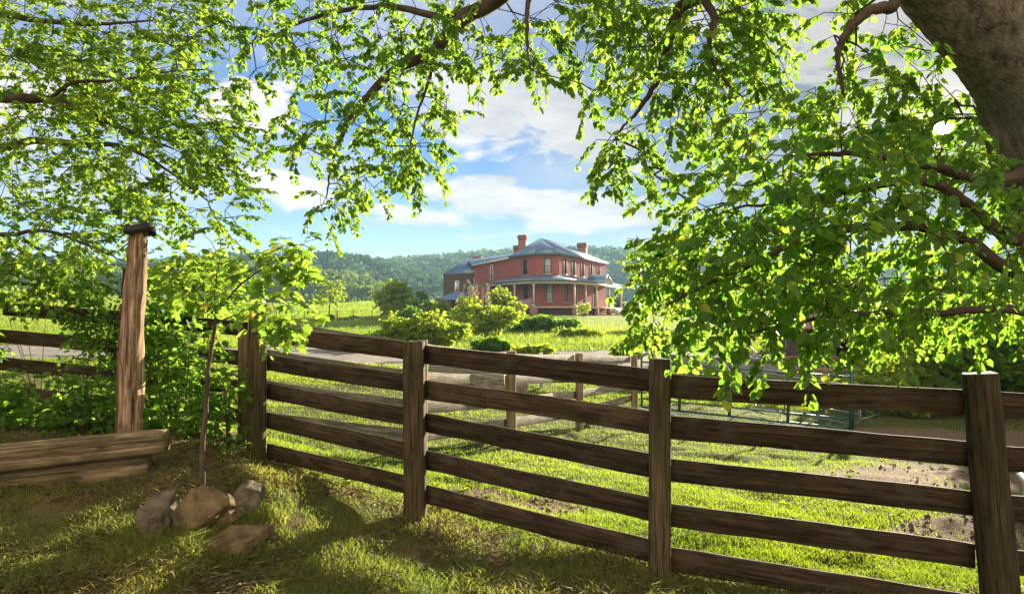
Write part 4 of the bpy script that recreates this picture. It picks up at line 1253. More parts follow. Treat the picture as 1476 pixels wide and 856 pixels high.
    o0 = np.array([-6.3, 111.0]); o1 = np.array([-2.2, 101.6]); o2 = np.array([2.95, 94.9]); o3 = np.array([8.9, 95.4]); o4 = st + dv * 18.6
    i0 = np.array([-3.4, 111.5]); i1 = np.array([-.15, 103.7]); i2 = np.array(B); i3 = np.array(C); i4 = np.array(D); i5 = o4 + np.array([-.869, .495]) * 4.4
    outer = [o0, o1, o2, o3, o4]; inner = [i0, i1, i2, i3, i4]
    z3 = lambda p, z: np.array([p[0], p[1], z])
    mb = MB()
    for k in range(4):
        a, b = outer[k], outer[k + 1]; oc = np.array([5, 105])
        ex = lambda p: p + (p - oc) / np.linalg.norm(p - oc) * .5
        zz = pr - (.75 if k == 0 else 0)
        za = pe - (.35 if k == 0 else 0) 
        roof_face(mb, [z3(ex(a), pe if k else pe - .35), z3(ex(b), pe), z3(inner[k + 1], pr), z3(inner[k], pr if k else pr - .5)], z3(ex(a), pe), z3(ex(b), pe))
    i5_ = np.array([11.6, 119.5]); roof_face(mb, [z3(ex(o4), pe), z3(o4 + np.array([-3.8, 4.8]), pe), z3(i4, pr)], z3(ex(o4), pe), z3(i5_, pe))
    rf = mb.build('porch_roof', M['roof'], t); md = rf.modifiers.new('s', 'SOLIDIFY'); md.thickness = .07; md.offset = -1
    mb = MB()
    for a, b in zip(outer, outer[1:]):
        L_ = np.linalg.norm(b - a); fr = frame(z3(a, 0), (*(b - a), 0)); mb.box((.06, -.07, pe - .50), (L_ - .06, .07, pe - .12), fr)
    mb.build('porch_beam', M['trim'], t)
    mb = MB(); bot = MB()
    for k in range(4):
        a, b, c, d_ = outer[k], outer[k + 1], inner[k + 1], inner[k]
        V = [z3(q, z) for z in (fl - .18, fl) for q in (a, b, c, d_)]
        mb.add(V, [[3, 2, 1, 0], [4, 5, 6, 7], [0, 1, 5, 4], [1, 2, 6, 5], [2, 3, 7, 6], [3, 0, 4, 7]])
    mb.build('porch_floor', M['trim'], t)
    cl = MB()
    for k in range(4):
        a, b, c, d_ = outer[k], outer[k + 1], inner[k + 1], inner[k]
        cl.add([z3(q, pe - .10) for q in (a, b, c, d_)], [[3, 2, 1, 0]])
    cl.build('porch_ceiling', M['grey_trim'], t)
    spots = [o0 * .6 + o1 * .4, o1, (o1 + o2) / 2, o2 + np.array([.08, .1]), o3 + np.array([-.1, .1])] + [st + dv * s_ + np.array([-.05, .03]) for s_ in (3.6, 7.68, 12.86, 18.3)]
    for k, p in enumerate(spots):
        mb = MB(); wd = .15
        fr = frame(z3(p, 0), (.75, .66, 0))
        mb.box((-.10, -.10, fl), (.10, .10, pe - .5), fr); mb.box((-.16, -.16, fl + .002), (.16, .16, fl + .3), fr); mb.box((-.15, -.15, pe - .75), (.15, .15, pe - .52), fr)
        mb.build('porch_post', M['trim'], t)
        mb = MB(); hw = .42 if k == 3 else .28; gg = gp(p[0], p[1]) - .4
        mb.box((-hw, -hw, gg), (hw, hw, fl - .18), fr); mb.build('brick_pier', M['pier'], t)
    # railing with balusters on the left bay
    a, b = (o1 + o2) / 2, o2; L_ = np.linalg.norm(b - a); x = (b - a) / L_
    mb = MB(); fr = frame(z3(a, 0), (*x, 0)); mb.box((.2, -.05, fl + .95), (L_ - .2, .05, fl + 1.05), fr); mb.box((.2, -.04, fl + .15), (L_ - .2, .04, fl + .23), fr)
    for k in range(16):
        s_ = .3 + k * (L_ - .6) / 15; mb.box((s_ - .03, -.03, fl + .232), (s_ + .03, .03, fl + .948), fr)
    mb.build('railing', M['trim'], t)
    # small gable over the steps, and the steps
    s0, s1 = 8.4, 12.4; pa = st + dv * s0; pb = st + dv * s1; pm = (pa + pb) / 2; nn = np.array([.869, -.495])
    apex = z3(pm + nn * .8, pe + 1.35); apb = z3(pm - nn * 2.3, pe + 1.35)
    mb = MB(); A_ = z3(pa + nn * .8, pe - .0); B_ = z3(pb + nn * .8, pe); Ab = z3(pa - nn * 2.3, pe + .1); Bb = z3(pb - nn * 2.3, pe + .1)
    roof_face(mb, [A_, apex, apb, Ab], A_, Ab); roof_face(mb, [apex, B_, Bb, apb], B_, Bb)
    rf = mb.build('gable_roof', M['roof'], t); md = rf.modifiers.new('s', 'SOLIDIFY'); md.thickness = .08
    mb = MB(); mb.add([A_ - [*(nn * .15), .1], B_ - [*(nn * .15), .1], apex - [*(nn * .15), .12]], [[0, 1, 2]]); mb.build('gable_face', M['trim'], t)
    mb = MB(); fr = frame(z3(st + dv * 13.6, 0), (*dv, 0))
    for k in range(5): mb.box((0, -.35 * (k + 1), fl - .2 * (k + 1) - .5), (3.4, -.35 * k - .004, fl - .2 * (k + 1) + .0), fr)
    mb.build('steps', M['trim'], t)


brick_house()


def pavilion():
    c = at(650, 440, 112); g = gp(c[0], c[1])
    t = thing('wash_house', 'low outbuilding with pale metal roof left of the brick house', 'shed', (c[0], c[1], g))
    H = lambda h: h + CAMZ
    x0, x1, y0, y1 = c[0] - 1.8, c[0] + 4.4, 109.5, 114.5; ze, zr = H(2.6), H(3.9)
    mb = MB(); e = .5
    a, b, c_, d = (x0 - e, y0 - e, ze), (x1 + e, y0 - e, ze), (x1 + e, y1 + e, ze), (x0 - e, y1 + e, ze); p, q = (x0 + 2.2, (y0 + y1) / 2, zr), (x1 - .6, (y0 + y1) / 2, zr)
    roof_face(mb, [a, b, q, p], a, b); roof_face(mb, [b, c_, q], b, c_); roof_face(mb, [c_, d, p, q], c_, d); roof_face(mb, [d, a, p], d, a)
    rf = mb.build('roof', M['roof'], t); md = rf.modifiers.new('s', 'SOLIDIFY'); md.thickness = .08; md.offset = -1
    mb = MB(); mb.box((x0 + 2, y0 + 1, g - .5), (x1, y1, ze - .05)); mb.build('wall', M['brick_dark'], t)
    for x_ in (x0, (x0 + x1) / 2, x1 - .05):
        mb = MB(); mb.box((x_ - .08, y0 - .1, g - .5), (x_ + .08, y0 + .06, ze - .09)); mb.build('post', M['trim'], t)


pavilion()


def open_shed():
    p = at(1215, 505, 27); g = gp(p[0], p[1])
    t = thing('open_shed', 'small dark open-fronted shed with reddish roof half hidden by leaves', 'shed', (p[0], p[1], g))
    w_, dp, h = 3.8, 3.0, 1.35
    x0, y0 = p[0] - 1.7, p[1]
    mb = MB(); mb.box((x0, y0 + dp - .1, g - .3), (x0 + w_, y0 + dp, g + h)); mb.box((x0, y0 + .05, g - .3), (x0 + .1, y0 + dp - .104, g + h)); mb.box((x0 + w_ - .1, y0 + .05, g - .3), (x0 + w_, y0 + dp - .104, g + h)); mb.build('wall', M['brick_dark'], t)
    for k in range(4):
        mb = MB(); xx = x0 + .1 + k * (w_ - .32) / 3; mb.box((xx, y0 - .1, g - .3), (xx + .12, y0 + .04, g + h + .1)); mb.build('post', M['post_tan'], t)
    rm = surf('faded_red_tin', (0.30, 0.14, 0.11), (0.42, 0.24, 0.19), 3, 0.5, 0.2, metal=.2)
    mb = MB(); mb.add([(x0 - .3, y0 - .5, g + h + .1), (x0 + w_ + .3, y0 - .5, g + h + .1), (x0 + w_ + .3, y0 + dp / 2, g + h + .8), (x0 - .3, y0 + dp / 2, g + h + .8), (x0 + w_ + .3, y0 + dp + .3, g + h + .02), (x0 - .3, y0 + dp + .3, g + h + .02)], [[0, 1, 2, 3], [3, 2, 4, 5]])
    rf = mb.build('roof', rm, t); md = rf.modifiers.new('s', 'SOLIDIFY'); md.thickness = .06


open_shed()


# ------------------------------------------------------------------ shrubs and trees
def plant(name, cat, label, base, crown, nblob, lsize, mat, tpl=LEAF_SMALL, trunk_r=.03, density=1.0, parts=('stem', 'foliage'), group=None, stems=1, twl=None, clear=0.0, nleaf=14, droop=.2, lumps=7):
    """a shrub or tree: stem(s) from base, crown = list of ellipsoids (x, y, z, rx, ry, rz)"""
    t = thing(name, label, cat, base, group)
    mw, ml = MB(), MB()
    base = np.array(base, float)
    P, B_ = [], []
    vol = [c[3] * c[4] * c[5] for c in crown]; tot = sum(v ** .67 for v in vol)
    for c, v in zip(crown, vol):
        n = max(6, int(nblob * v ** .67 / tot))
        sub = randdir(lumps) * (.35 + .5 * R.random((lumps, 1)))
        k = R.integers(0, lumps, n)
        q = sub[k] + randdir(n) * (R.random((n, 1)) ** .4) * .46
        P.append(np.array(c[:3]) + q * np.array(c[3:6])); 
    P = np.concatenate(P)
    P[:, 2] = np.maximum(P[:, 2], gz(P[:, 0], P[:, 1]) + .04)
    top = P[:, 2].max(); cen = P.mean(0)
    sk = []
    for s_ in range(stems):
        a = random.random() * 6.28; o = np.array([math.cos(a), math.sin(a), 0]) * (0 if stems == 1 else trunk_r * 5)
        e = cen + (0 if stems == 1 else 1) * np.array([math.cos(a), math.sin(a), 0]) * crown[0][3] * .5
        e[2] = base[2] + (top - base[2]) * .78
        mid = (base + o) * .5 + e * .5 + R.normal(size=3) * trunk_r * 1.2
        sk.append(limb(mw, [base + o - [0, 0, .1], mid, e], trunk_r, trunk_r * .25, 7))
    S = np.vstack(sk)
    if clear: S = S[S[:, 2] > base[2] + clear * (top - base[2])]
    size = (top - base[2])
    arr, par, ends = grow(S, P, size * .12, .25)
    branch_mesh(mw, arr, par, len(S), trunk_r * .10, trunk_r * .5)
    B = np.array([arr[e] for _, e in ends]); Dr = np.array([arr[e] - arr[par[e]] for _, e in ends])
    Dr = norm(Dr) + R.normal(size=Dr.shape) * .4 + np.array([0, 0, .15])
    tone = np.clip(.5 + .9 * (vnoise(B[:, 0] * 3 + B[:, 2] * 2, B[:, 1] * 3 + B[:, 2], 1 / max(size * .3, .2), 9) - .5) + .3 * (R.random(len(B)) - .5), 0, 1)
    twigs(mw, ml, B, Dr, twl or size * .12, nleaf, lsize, tpl, droop=droop, rw=trunk_r * .07, rnd0=tone)
    mw.build(parts[0], M['twig'], t); ml.build(parts[1], mat, t)
    return t


def px_plant(px, ytop, ybase, Y, wpx, name, cat, label, nb, lpx, mat, shape='round', **kw):
    s_ = Y / F; top = at(px, ytop, Y); x = top[0]
    g = gp(x, Y); h = (top[2] - g) * .97; w_ = wpx * s_ / 2 * .93
    if shape == 'round': cr = [(x, Y, g + h * .55, w_, w_, h * .47)]
    elif shape == 'cone': cr = [(x, Y, g + h * .32, w_, w_, h * .32), (x, Y, g + h * .6, w_ * .62, w_ * .62, h * .3), (x, Y, g + h * .82, w_ * .3, w_ * .3, h * .2)]
    elif shape == 'wide': cr = [(x - w_ * .5, Y, g + h * .4, w_ * .55, w_ * .5, h * .42), (x + w_ * .45, Y, g + h * .38, w_ * .55, w_ * .5, h * .38), (x, Y, g + h * .55, w_ * .55, w_ * .5, h * .44)]
    elif shape == 'tree': cr = [(x, Y, g + h * .68, w_, w_, h * .32), (x - w_ * .4, Y, g + h * .6, w_ * .5, w_ * .5, h * .2), (x + w_ * .45, Y, g + h * .62, w_ * .5, w_ * .5, h * .2)]
    return plant(name, cat, label, (x, Y, g), cr, nb, lpx * s_, mat, **kw)


# middle distance
px_plant(563, 407, 462, 82, 66, 'round_tree', 'tree', 'rounded mid green tree standing in the meadow left of the house', 560, 4.5, M['leaf_bright'], 'round', trunk_r=.16, parts=('trunk', 'crown'), nleaf=13)
px_plant(608, 424, 458, 92, 30, 'small_tree', 'tree', 'small green tree just right of the rounded meadow tree', 160, 4, M['leaf_shrub'], 'round', trunk_r=.1, parts=('trunk', 'crown'))
px_plant(632, 430, 462, 88, 34, 'small_tree', 'tree', 'yellowish small tree beside the pale roofed outbuilding', 160, 4, M['leaf_bright'], 'round', trunk_r=.1, parts=('trunk', 'crown'))
px_plant(475, 402, 466, 105, 46, 'thin_tree', 'tree', 'slender thin-crowned tree alone in the meadow', 130, 3.6, M['leaf_bright'], 'tree', trunk_r=.14, parts=('trunk', 'crown'), clear=.45, nleaf=9)
px_plant(940, 345, 455, 150, 70, 'grey_green_tree', 'tree', 'tall distant grey-green tree showing above the near leaves at right of house', 360, 4, M['leaf_shrub'], 'round', trunk_r=.3, parts=('trunk', 'crown'))
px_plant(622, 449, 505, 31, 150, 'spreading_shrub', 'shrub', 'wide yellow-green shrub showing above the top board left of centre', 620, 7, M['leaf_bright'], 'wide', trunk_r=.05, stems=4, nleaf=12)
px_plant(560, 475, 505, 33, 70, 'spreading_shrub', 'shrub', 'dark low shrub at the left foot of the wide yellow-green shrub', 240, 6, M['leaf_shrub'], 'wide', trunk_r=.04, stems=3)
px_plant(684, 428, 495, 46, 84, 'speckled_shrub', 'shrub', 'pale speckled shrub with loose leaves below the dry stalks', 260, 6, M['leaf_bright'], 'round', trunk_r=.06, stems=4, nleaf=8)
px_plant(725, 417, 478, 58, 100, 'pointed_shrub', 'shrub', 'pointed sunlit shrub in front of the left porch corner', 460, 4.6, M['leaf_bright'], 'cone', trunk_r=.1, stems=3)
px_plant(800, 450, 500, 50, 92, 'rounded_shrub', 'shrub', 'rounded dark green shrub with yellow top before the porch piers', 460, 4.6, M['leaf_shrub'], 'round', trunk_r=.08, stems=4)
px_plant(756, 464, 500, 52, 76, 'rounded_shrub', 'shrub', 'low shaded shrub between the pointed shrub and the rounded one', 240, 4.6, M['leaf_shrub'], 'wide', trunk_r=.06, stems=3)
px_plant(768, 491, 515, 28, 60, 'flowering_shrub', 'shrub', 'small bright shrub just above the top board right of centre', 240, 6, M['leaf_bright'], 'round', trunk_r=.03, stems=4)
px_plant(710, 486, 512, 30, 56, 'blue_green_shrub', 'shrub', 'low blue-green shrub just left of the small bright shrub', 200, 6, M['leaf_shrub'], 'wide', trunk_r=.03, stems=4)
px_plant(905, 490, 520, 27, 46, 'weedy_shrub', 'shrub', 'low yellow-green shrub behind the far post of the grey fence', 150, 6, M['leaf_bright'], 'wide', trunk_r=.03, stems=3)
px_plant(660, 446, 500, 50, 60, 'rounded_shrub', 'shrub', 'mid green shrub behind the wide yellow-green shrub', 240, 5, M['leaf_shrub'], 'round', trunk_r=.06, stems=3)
px_plant(842, 430, 446, 91, 20, 'porch_shrub', 'shrub', 'thin pale shrub growing in front of the right porch posts', 60, 3.2, M['leaf_bright'], 'round', trunk_r=.04, stems=3, nleaf=7)
px_plant(476, 455, 468, 98, 14, 'meadow_bush', 'bush', 'small dark bush by the meadow fence line, left one', 60, 3, M['leaf_shrub'], 'round', trunk_r=.04, stems=2)
px_plant(510, 456, 468, 98, 18, 'meadow_bush', 'bush', 'small dark bush by the meadow fence line, right one', 70, 3, M['leaf_shrub'], 'round', trunk_r=.04, stems=2)
px_plant(892, 430, 450, 128, 20, 'small_tree', 'tree', 'small tree seen past the right end of the porch', 90, 3, M['leaf_shrub'], 'round', trunk_r=.1, parts=('trunk', 'crown'))
# behind the near leaves at right
px_plant(1010, 400, 470, 60, 120, 'yard_tree', 'tree', 'sunlit tree behind the near leaves right of the porch', 420, 5, M['leaf_bright'], 'round', trunk_r=.15, parts=('trunk', 'crown'))
px_plant(1150, 400, 500, 34, 190, 'yard_tree', 'tree', 'broad yellow-green tree behind the open shed', 520, 8, M['leaf_bright'], 'round', trunk_r=.12, parts=('trunk', 'crown'))
px_plant(1340, 400, 520, 24, 220, 'yard_tree', 'tree', 'bright tree behind the near leaves toward the right edge', 560, 9, M['leaf_bright'], 'round', trunk_r=.1, parts=('trunk', 'crown'))
px_plant(1480, 380, 560, 16, 240, 'yard_tree', 'tree', 'leafy small tree at the right edge behind the leaning post', 520, 12, M['leaf_shrub'], 'round', trunk_r=.08, parts=('trunk', 'crown'))
px_plant(1340, 492, 592, 17, 270, 'paddock_shrub', 'shrub', 'bright leafy shrub showing above the top board by the leaning post', 460, 13, M['leaf_bright'], 'wide', trunk_r=.04, stems=5, tpl=LEAF_BIG, nleaf=10)


def dry_stalks():
    p = at(680, 470, 48); g = gp(p[0], p[1])
    t = thing('dry_weed_clump', 'clump of tall dry tan stalks in front of the dark wing of the house', 'weeds', (p[0], p[1], g))
    for k in range(22):
        mb, ml = MB(), MB()
        px = 655 + 52 * random.random(); yt = 398 + 30 * random.random() + abs(px - 682) * .5; Y = 48 + random.uniform(-1.5, 1.5)
        a = at(px + random.uniform(-6, 6), 470, Y); a[2] = gp(a[0], a[1]); b = at(px, yt, Y)
        L = smooth_line([a, (a + b) / 2 + R.normal(size=3) * .08, b], 4); mb.tube(L, np.linspace(.022, .009, len(L)), 4)
        n = 14; q = b + (a - b) * (R.random((n, 1)) * .28) + R.normal(size=(n, 3)) * .045; add_leaves(ml, q, randdir(n) + [0, 0, 1], randdir(n), .17, LEAF_SMALL)
        mb.build('stalk', M['dry'], t); ml.build('seed_head', M['dry'], t)


dry_stalks()
px_plant(706, 444, 505, 40, 92, 'leafy_shrub', 'shrub', 'loose light green shrub between the wide shrub and the pointed one', 300, 5.5, M['leaf_bright'], 'round', trunk_r=.05, stems=4)
px_plant(590, 440, 475, 66, 50, 'rounded_shrub', 'shrub', 'green shrub at the right foot of the rounded meadow tree', 220, 4.6, M['leaf_shrub'], 'wide', trunk_r=.06, stems=3)
px_plant(838, 474, 500, 42, 60, 'grassy_shrub', 'shrub', 'low light green shrub right of the rounded dark one', 200, 5, M['leaf_bright'], 'wide', trunk_r=.04, stems=3)


def meadow_fence():
    t = thing('post_and_wire_fence', 'thin post and wire fence along the foot of the sunlit meadow', 'fence', (-27, 95, 1.1))
    ps = []
    for k, px in enumerate((402, 420, 439, 461, 486, 509, 536)):
        Y = 92 + k * .8; x = (px - CX) / F * Y; g = gp(x, Y); mb = MB(); h = 1.35
        mb.tube([(x, Y, g - .1), (x + .03, Y, g + h)], .07, 6); mb.build('post', M['post_tan'], t); ps.append(np.array([x, Y, g + h - .1]))
    mb = MB()
    for a, b in zip(ps, ps[1:]):
        for dz in (0, .4, .8): mb.tube([a - [0, 0, dz], b - [0, 0, dz]], .008, 3, cap=False)
    mb.build('wire', M['galv'], t)
    x = (486 - CX) / F * 90
    # meadow marker
    p = at(484, 465, 90); g = gp(p[0], p[1]); mb = MB(); mb.tube([(p[0], p[1], g - .1), (p[0], p[1], g + 1.6)], .13, 8)
    o = mb.build('yellow_marker_post', surf('yellow_paint', (.62, .5, .08), (.75, .62, .14), 4, .6, .1)); tag(o, 'short yellow marker post in the meadow beside the dark bushes', 'post')


meadow_fence()


# ------------------------------------------------------------------ sapling and undergrowth at the left
def sapling():
    b = at(293, 692, 5.0); b[2] = gp(b[0], b[1])
    t = thing('maple_sapling', 'young maple sapling with thin forked stem rising from the stone heap', 'tree', b)
    mw, ml = MB(), MB(); Y = 5.0; sk = []
    tr = limb(mw, [b - [0, 0, .08], at(292, 640, Y), at(297, 590, Y), at(299, 540, Y), at(306, 495, Y), at(312, 462, Y)], .022, .012, 9, .15, wob=.07)
    def lb(p, r0, r1): sk.append(limb(mw, p, r0, r1, 6))
    lb([at(312, 462, Y), at(325, 436, Y), at(345, 412, Y), at(370, 393, Y - .05), at(400, 374, Y - .1), at(435, 352, Y - .1)], .011, .003)
    lb([at(312, 462, Y), at(300, 440, Y + .1), at(285, 422, Y + .1), at(272, 405, Y + .2)], .006, .002)
    lb([at(312, 465, Y), at(330, 458, Y - .1), at(350, 448, Y - .2), at(385, 436, Y - .2), at(400, 430, Y - .2)], .006, .002)
    lb([at(312, 462, Y), at(309, 430, Y + .1), at(312, 400, Y + .1), at(318, 360, Y + .2), at(314, 335, Y + .2), at(300, 318, Y + .2)], .007, .0015)
    lb([at(314, 370, Y + .2), at(305, 350, Y + .2), at(290, 335, Y + .2), at(283, 328, Y + .2)], .003, .001)
    mw.build('trunk', M['twig'], t, smooth=True)
    S = np.vstack(sk)
    P = blob_points([(420, 372, 40, 22, 4.7, 5.1, 30), (375, 392, 30, 14, 4.7, 5.1, 8), (400, 445, 42, 26, 4.6, 5, 28), (410, 478, 25, 14, 4.6, 4.9, 6), (300, 400, 45, 38, 4.9, 5.5, 34), (330, 430, 25, 22, 4.8, 5.2, 8), (260, 400, 35, 30, 5, 5.5, 12)])
    arr, par, ends = grow(S, P, .2, .2); mw2 = MB(); branch_mesh(mw2, arr, par, len(S), .0014, .004)
    B = np.array([arr[e] for _, e in ends]); Dr = np.array([arr[e] - arr[par[e]] for _, e in ends]); Dr = norm(Dr) + R.normal(size=Dr.shape) * .3
    twigs(mw2, ml, B, Dr, .13, 9, .078, LEAF_LOBED, droop=.35, rw=.0014, flat=1.0)
    mw2.build('twig', M['twig'], t); ml.build('foliage', M['leaf_maple'], t)


sapling()

G_ = 'undergrowth shrubs by the left fence'


def near_shrub(px, py, rx, ry, Y, nb, lsize, mat, label, tpl=LEAF_BIG, name='leafy_shrub', cat='shrub', stems=5, group=G_, **kw):
    s_ = Y / F; c = at(px, py, Y); g = gp(c[0], Y + .0)
    return plant(name, cat, label, (c[0], Y, g), [(c[0], Y, c[2], rx * s_, .45, ry * s_)], nb, lsize, mat, tpl, trunk_r=.012, stems=stems, twl=.16, group=group, lumps=12, **kw)


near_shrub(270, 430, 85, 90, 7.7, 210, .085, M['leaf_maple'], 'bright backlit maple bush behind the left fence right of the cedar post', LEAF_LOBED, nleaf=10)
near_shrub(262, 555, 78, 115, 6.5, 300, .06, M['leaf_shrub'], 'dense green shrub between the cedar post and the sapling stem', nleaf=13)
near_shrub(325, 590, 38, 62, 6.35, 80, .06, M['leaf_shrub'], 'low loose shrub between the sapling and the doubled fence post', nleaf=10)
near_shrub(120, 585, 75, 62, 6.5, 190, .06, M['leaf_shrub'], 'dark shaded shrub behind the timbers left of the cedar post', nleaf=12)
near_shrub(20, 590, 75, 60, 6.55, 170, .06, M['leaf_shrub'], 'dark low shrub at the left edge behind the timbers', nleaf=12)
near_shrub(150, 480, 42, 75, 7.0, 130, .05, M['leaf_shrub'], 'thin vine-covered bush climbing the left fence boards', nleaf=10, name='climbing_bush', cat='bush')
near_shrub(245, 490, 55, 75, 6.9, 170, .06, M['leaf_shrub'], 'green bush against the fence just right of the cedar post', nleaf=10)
near_shrub(60, 432, 110, 14, 12.5, 80, .09, M['leaf_bright'], 'pale green weeds beyond the left fence under the maple boughs', nleaf=9, group=None, name='tall_weeds', cat='weeds')
near_shrub(-70, 520, 90, 110, 7.0, 160, .07, M['leaf_shrub'], 'shaded bush cut off by the left edge of the picture', nleaf=10)


# ------------------------------------------------------------------ grass and litter
def blades(mb, X, Y, h, wd, lean=.35, rnd=None, seg2=True, z=None):
    n = len(X); Z = gz2(X, Y) if z is None else z
    a = R.random(n) * 2 * math.pi; f = R.random(n) * 2 * math.pi
    b = np.stack([X, Y, Z - .005], 1); side = np.stack([np.cos(a), np.sin(a), 0 * a], 1) * (wd / 2)[:, None]
    ln = np.stack([np.cos(f), np.sin(f), 0 * f], 1) * (lean * h * (.3 + R.random(n)))[:, None]
    up = np.array([0, 0, 1.0])
    if seg2:
        m_ = b + ln * .35 + up * (h * .6)[:, None]; t_ = b + ln * 1.1 + up * (h * (1 - .2 * lean))[:, None]
        V = np.stack([b - side, b + side, m_ + side * .75, m_ - side * .75, t_], 1).reshape(-1, 3)
        base = (np.arange(n) * 5)[:, None]
        off = mb.n
        rr = R.random(n) if rnd is None else rnd
        mb.add(V, base + np.array([[0, 1, 2, 3]]), rr); mb.f.setdefault(3, []).append((base + np.array([[3, 2, 4]]) + off, rr))
    else:
        t_ = b + ln + up * h[:, None]
        V = np.stack([b - side, b + side, t_], 1).reshape(-1, 3)
        mb.add(V, (np.arange(n) * 3)[:, None] + np.array([[0, 1, 2]]), R.random(n) if rnd is None else rnd)


def front_line(x):  # y of the front fence above x
    return np.interp(x, [-6, -2.43, -.78, .93, 2.85, 5.2], [6.9, 6.5, 5.4, 4.3, 4.0, 3.75])


def scatter(n, y0, y1, upx=.80, power=2.0, x_extra=0.6):
    """points in the wedge the picture covers, thinning with distance"""
    u = R.random(n)
    y = (y0 ** (-1) + u * (y1 ** (-1) - y0 ** (-1))) ** (-1) if power == 2.0 else y0 + (y1 - y0) * u
    x = (R.random(n) * 2 - 1) * (upx * y + x_extra)
    return x, y


def grasses():
    # foreground turf, short and tangled
    x, y = scatter(230000, 2.6, 7.2); k = y < front_line(x) + .5
    k &= ~((x < -2.9) & (y > 5.5))
    x, y = x[k], y[k]
    p = vnoise(x, y, 2.1, 21) * .6 + vnoise(x, y, 6.3, 22) * .4
    k = R.random(len(x)) < np.clip(p * 3.2 - .9, .32, 1); x, y, p = x[k], y[k], p[k]
    mb = MB(); h = .025 + .075 * R.random(len(x)) ** 1.5 * (.3 + 1.4 * p); blades(mb, x, y, h, .003 + .004 * R.random(len(x)), 1.1, np.clip(vnoise(x, y, 1.7, 23) * .7 + R.random(len(x)) * .4 - .1, 0, 1))
    n_ = 4200; k = R.integers(0, 5, n_); cs = np.array([at(215, 800, 4.33), at(288, 766, 4.45), at(355, 744, 4.8), at(312, 768, 4.5), at(318, 812, 4.25)])
    a = R.random(n_) * 6.283; rr = .09 + .16 * R.random(n_); x = cs[k, 0] + rr * np.cos(a) * 1.2; y = cs[k, 1] + .02 + rr * np.sin(a) * .8; blades(mb, x, y, .04 + .08 * R.random(n_), .003 + .004 * R.random(n_), .9)
    # leafy ground plants low in the turf
    xx, yy = scatter(16000, 2.6, 6.6); k = (yy < front_line(xx)) & (vnoise(xx, yy, 2.4, 31) > .52) & ~((xx < -2.9) & (yy > 5.4)); xx, yy = xx[k], yy[k]; n = len(xx)
    add_leaves(mb, np.stack([xx, yy, gz2(xx, yy) + .01 + .03 * R.random(n)], 1), randdir(n) * [1, 1, .3], np.array([0, 0, 1.]) + .5 * randdir(n), .014 + .016 * R.random(n), LEAF_SMALL, R.random(n) * .7, 1.2)
    o = mb.build('foreground_grass', M['grass_dark']); tag(o, 'short tangled turf on the bank this side of the front fence', 'grass', kind='stuff')
    # dry straw lying about
    x, y = scatter(85000, 2.6, 7.0); k = (y < front_line(x) + .25) & (vnoise(x, y, 1.5, 41) * .6 + vnoise(x, y, 5, 42) * .4 > .44) & ~((x < -2.9) & (y > 5.4)); x, y = x[k], y[k]; n = len(x)
    mb = MB(); a = R.random(n) * 6.283; D = np.stack([np.cos(a), np.sin(a), .25 * R.normal(size=n)], 1)
    add_leaves(mb, np.stack([x, y, gz2(x, y) + .006 + .022 * R.random(n)], 1), D, np.array([0, 0, 1.]) + .5 * randdir(n), .03 + .12 * R.random(n) ** 2, LEAF_SMALL, R.random(n), .045)
    o = mb.build('dry_straw', M['straw']); tag(o, 'dead straw and cut stalks scattered over the foreground turf', 'straw', kind='stuff')
    # fallen leaves and bark bits on the bank and under the fence
    x, y = scatter(60000, 2.6, 7.2); q = vnoise(x, y, 1.9, 81) * .6 + vnoise(x, y, 6, 82) * .4
    k = (y < front_line(x) + .5) & (q + .35 * np.exp(-((y - front_line(x) + .05) / .28) ** 2) + .25 * ((x < -1.9) & (y > 4.7)) > .56); x, y = x[k], y[k]; n = len(x)
    mb = MB(); a = R.random(n) * 6.283; D = np.stack([np.cos(a), np.sin(a), .3 * R.normal(size=n)], 1)
    add_leaves(mb, np.stack([x, y, gz2(x, y) + .008 + .02 * R.random(n)], 1), D, np.array([0, 0, 1.]) + .8 * randdir(n), .012 + .03 * R.random(n), LEAF_SMALL, R.random(n), .9)
    o = mb.build('leaf_litter', leaf('brown_litter', (.075, .045, .025), (.24, .16, .09), (.10, .06, .02), (.3, .2, .08), .2, .8)); tag(o, 'brown leaf litter lying on the bank and along the fence foot', 'leaf litter', kind='stuff')
    mb = MB(); x, y = scatter(90, 2.8, 6.4); k = (y < front_line(x) + .2) & ~((x < -2.6) & (y > 5.2)); x, y = x[k], y[k]
    for q in range(len(x)):
        a = random.random() * 6.28; L_ = random.uniform(.08, .34); n_ = 6; tt = np.linspace(0, L_, n_); px_ = x[q] + tt * math.cos(a) + R.normal(size=n_) * .005; py_ = y[q] + tt * math.sin(a) + R.normal(size=n_) * .005
        mb.tube(np.stack([px_, py_, gz2(px_, py_) + .012 + .02 * R.random(n_)], 1), np.linspace(.004, .0015, n_) * random.uniform(.6, 1.3), 4, rnd=random.random())
    o = mb.build('twig_litter', M['straw']); tag(o, 'thin fallen twigs lying among the turf and litter', 'twigs', kind='stuff')
    # paddock
    x, y = scatter(300000, 3.9, 19, x_extra=.3); k = (y > front_line(x) + .12) & ((x > -2.6) | (y > 7.4)); x, y = x[k], y[k]
    dm = dirt_mask(x, y); k = R.random(len(x)) > dm * .93; x, y = x[k], y[k]
    p = vnoise(x, y, 1.4, 51) * .55 + vnoise(x, y, 4.4, 52) * .45; nr = np.exp(-((y - front_line(x)) / .9) ** 2)
    h = (.022 + .050 * R.random(len(x)) * (.3 + 1.5 * p ** 1.5)) * (1 - .45 * nr); mb = MB()
    blades(mb, x, y, h, (.003 + .0035 * R.random(len(x))) * (.7 + y * .08), .6, np.clip(vnoise(x, y, .9, 53) * .8 + R.random(len(x)) * .5 - .15, 0, 1))
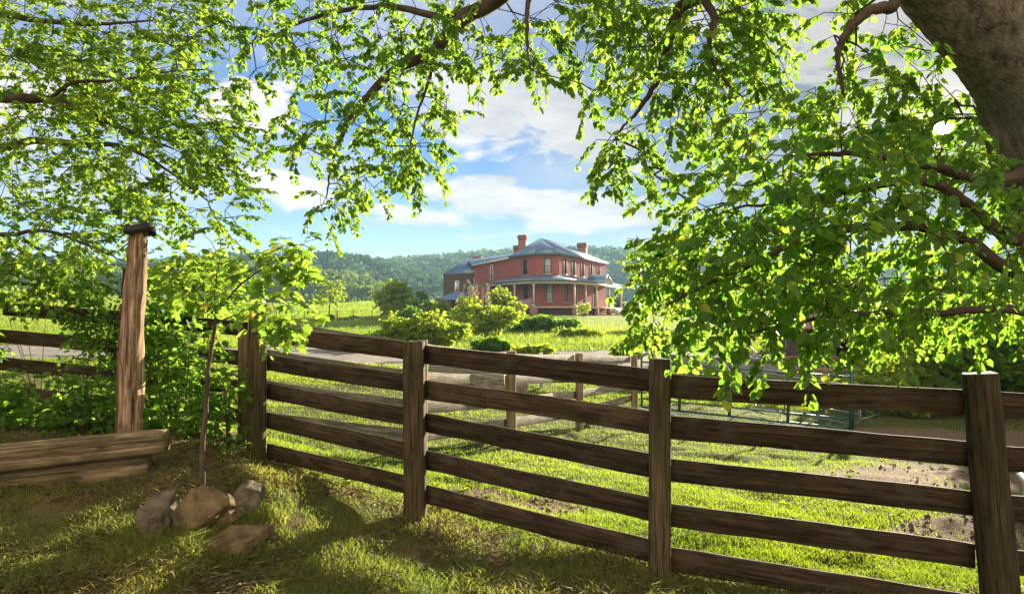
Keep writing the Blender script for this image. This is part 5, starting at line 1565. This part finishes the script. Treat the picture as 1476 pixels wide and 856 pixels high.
    o = mb.build('paddock_grass', M['grass']); tag(o, 'bright lush grass covering the paddock behind the front fence', 'grass', kind='stuff')
    # broad weeds in the paddock
    mb = MB(); x, y = scatter(420, 4.3, 17, x_extra=0); k = (y > front_line(x) + .15) & (x > -1.6) & (vnoise(x, y, .8, 61) > .45); x, y = x[k], y[k]
    for q in range(len(x)):
        n = 16; c = np.array([x[q], y[q], gp(x[q], y[q])]); s_ = random.uniform(.03, .07); a = R.random(n) * 6.28
        D = np.stack([np.cos(a), np.sin(a), .3 + .7 * R.random(n)], 1); add_leaves(mb, c + D * s_ * .3 * R.random((n, 1)), D, np.array([0, 0, 1.]) + .3 * randdir(n), s_ * (.6 + .6 * R.random(n)), LEAF_BIG, R.random(n), 1.1)
    o = mb.build('paddock_weeds', M['leaf_bright']); tag(o, 'broad leaved weeds dotted through the paddock grass', 'weeds', kind='stuff')
    # clods
    x, y = scatter(9000, 4.2, 16, x_extra=0); k = (dirt_mask(x, y) > .3) & (y > front_line(x) - .6); x, y = x[k], y[k]; n = len(x); mb = MB()
    oc = np.array([[1, 0, 0], [0, 1, 0], [-1, 0, 0], [0, -1, 0], [0, 0, .8], [0, 0, -.5]]); of = np.array([[0, 1, 4], [1, 2, 4], [2, 3, 4], [3, 0, 4]])
    s_ = .006 + .022 * R.random(n) ** 2.5; V = np.stack([x, y, gz2(x, y)], 1)[:, None] + s_[:, None, None] * (oc[None] + .35 * R.normal(size=(n, 6, 3))) * (1 + y[:, None, None] * .05)
    mb.add(V.reshape(-1, 3), ((np.arange(n) * 6)[:, None, None] + of[None]).reshape(-1, 3))
    o = mb.build('earth_clods', surf('clod', (.09, .055, .035), (.22, .15, .10), 5, .95, .3)); tag(o, 'loose clods of brown earth on the bare ground', 'earth', kind='stuff')
    # rough grass between the paddock and the house, and the meadow
    x, y = scatter(210000, 17, 100, x_extra=0); cy = 26.5 + .06 * (x + 5) - .004 * (x + 5) ** 2 * (x < -5); k = (np.abs(y - cy) > 3.8) | (x > 14); x, y = x[k], y[k]
    p = vnoise(x, y, .35, 71) * .5 + vnoise(x, y, 1.2, 72) * .5; h = (.08 + .40 * R.random(len(x)) * p) * np.where(y > 75, .6, 1) * np.where((y > 60) & (x > 0), .7, 1) * np.where(y < 23, .3, 1)
    n_ = 90000; ym = 95 + 140 * R.random(n_) ** 1.2; xm = ym * (-.8 + .78 * R.random(n_)); x = np.r_[x, xm]; y = np.r_[y, ym]; h = np.r_[h, .18 + .3 * R.random(n_)]; mb = MB()
    blades(mb, x, y, h, .006 + .0008 * y + .006 * R.random(len(x)), .8, np.clip(vnoise(x, y, .12, 73) * .9 + R.random(len(x)) * .5 - .2, 0, 1), seg2=False)
    o = mb.build('rough_grass', M['grass']); tag(o, 'taller rough grass on the slope between paddock and house', 'grass', kind='stuff')


grasses()

# ------------------------------------------------------------------ haze
HZ = 0.00025
mb = MB(); mb.box((-2600, -1500, -60), (2600, 1750, 112))
m, t_, o_ = new_mat('haze_air')
pv = t_.n('VolumePrincipled', i_Color=(0.45, 0.75, 1.0, 1), i_Density=HZ, i_Anisotropy=0.2)
t_.link(pv.outputs[0], o_.inputs['Volume'])
hz = mb.build('haze', m); hz['kind'] = 'stuff'; hz['label'] = 'thin blue evening haze over the valley'; hz['category'] = 'haze'
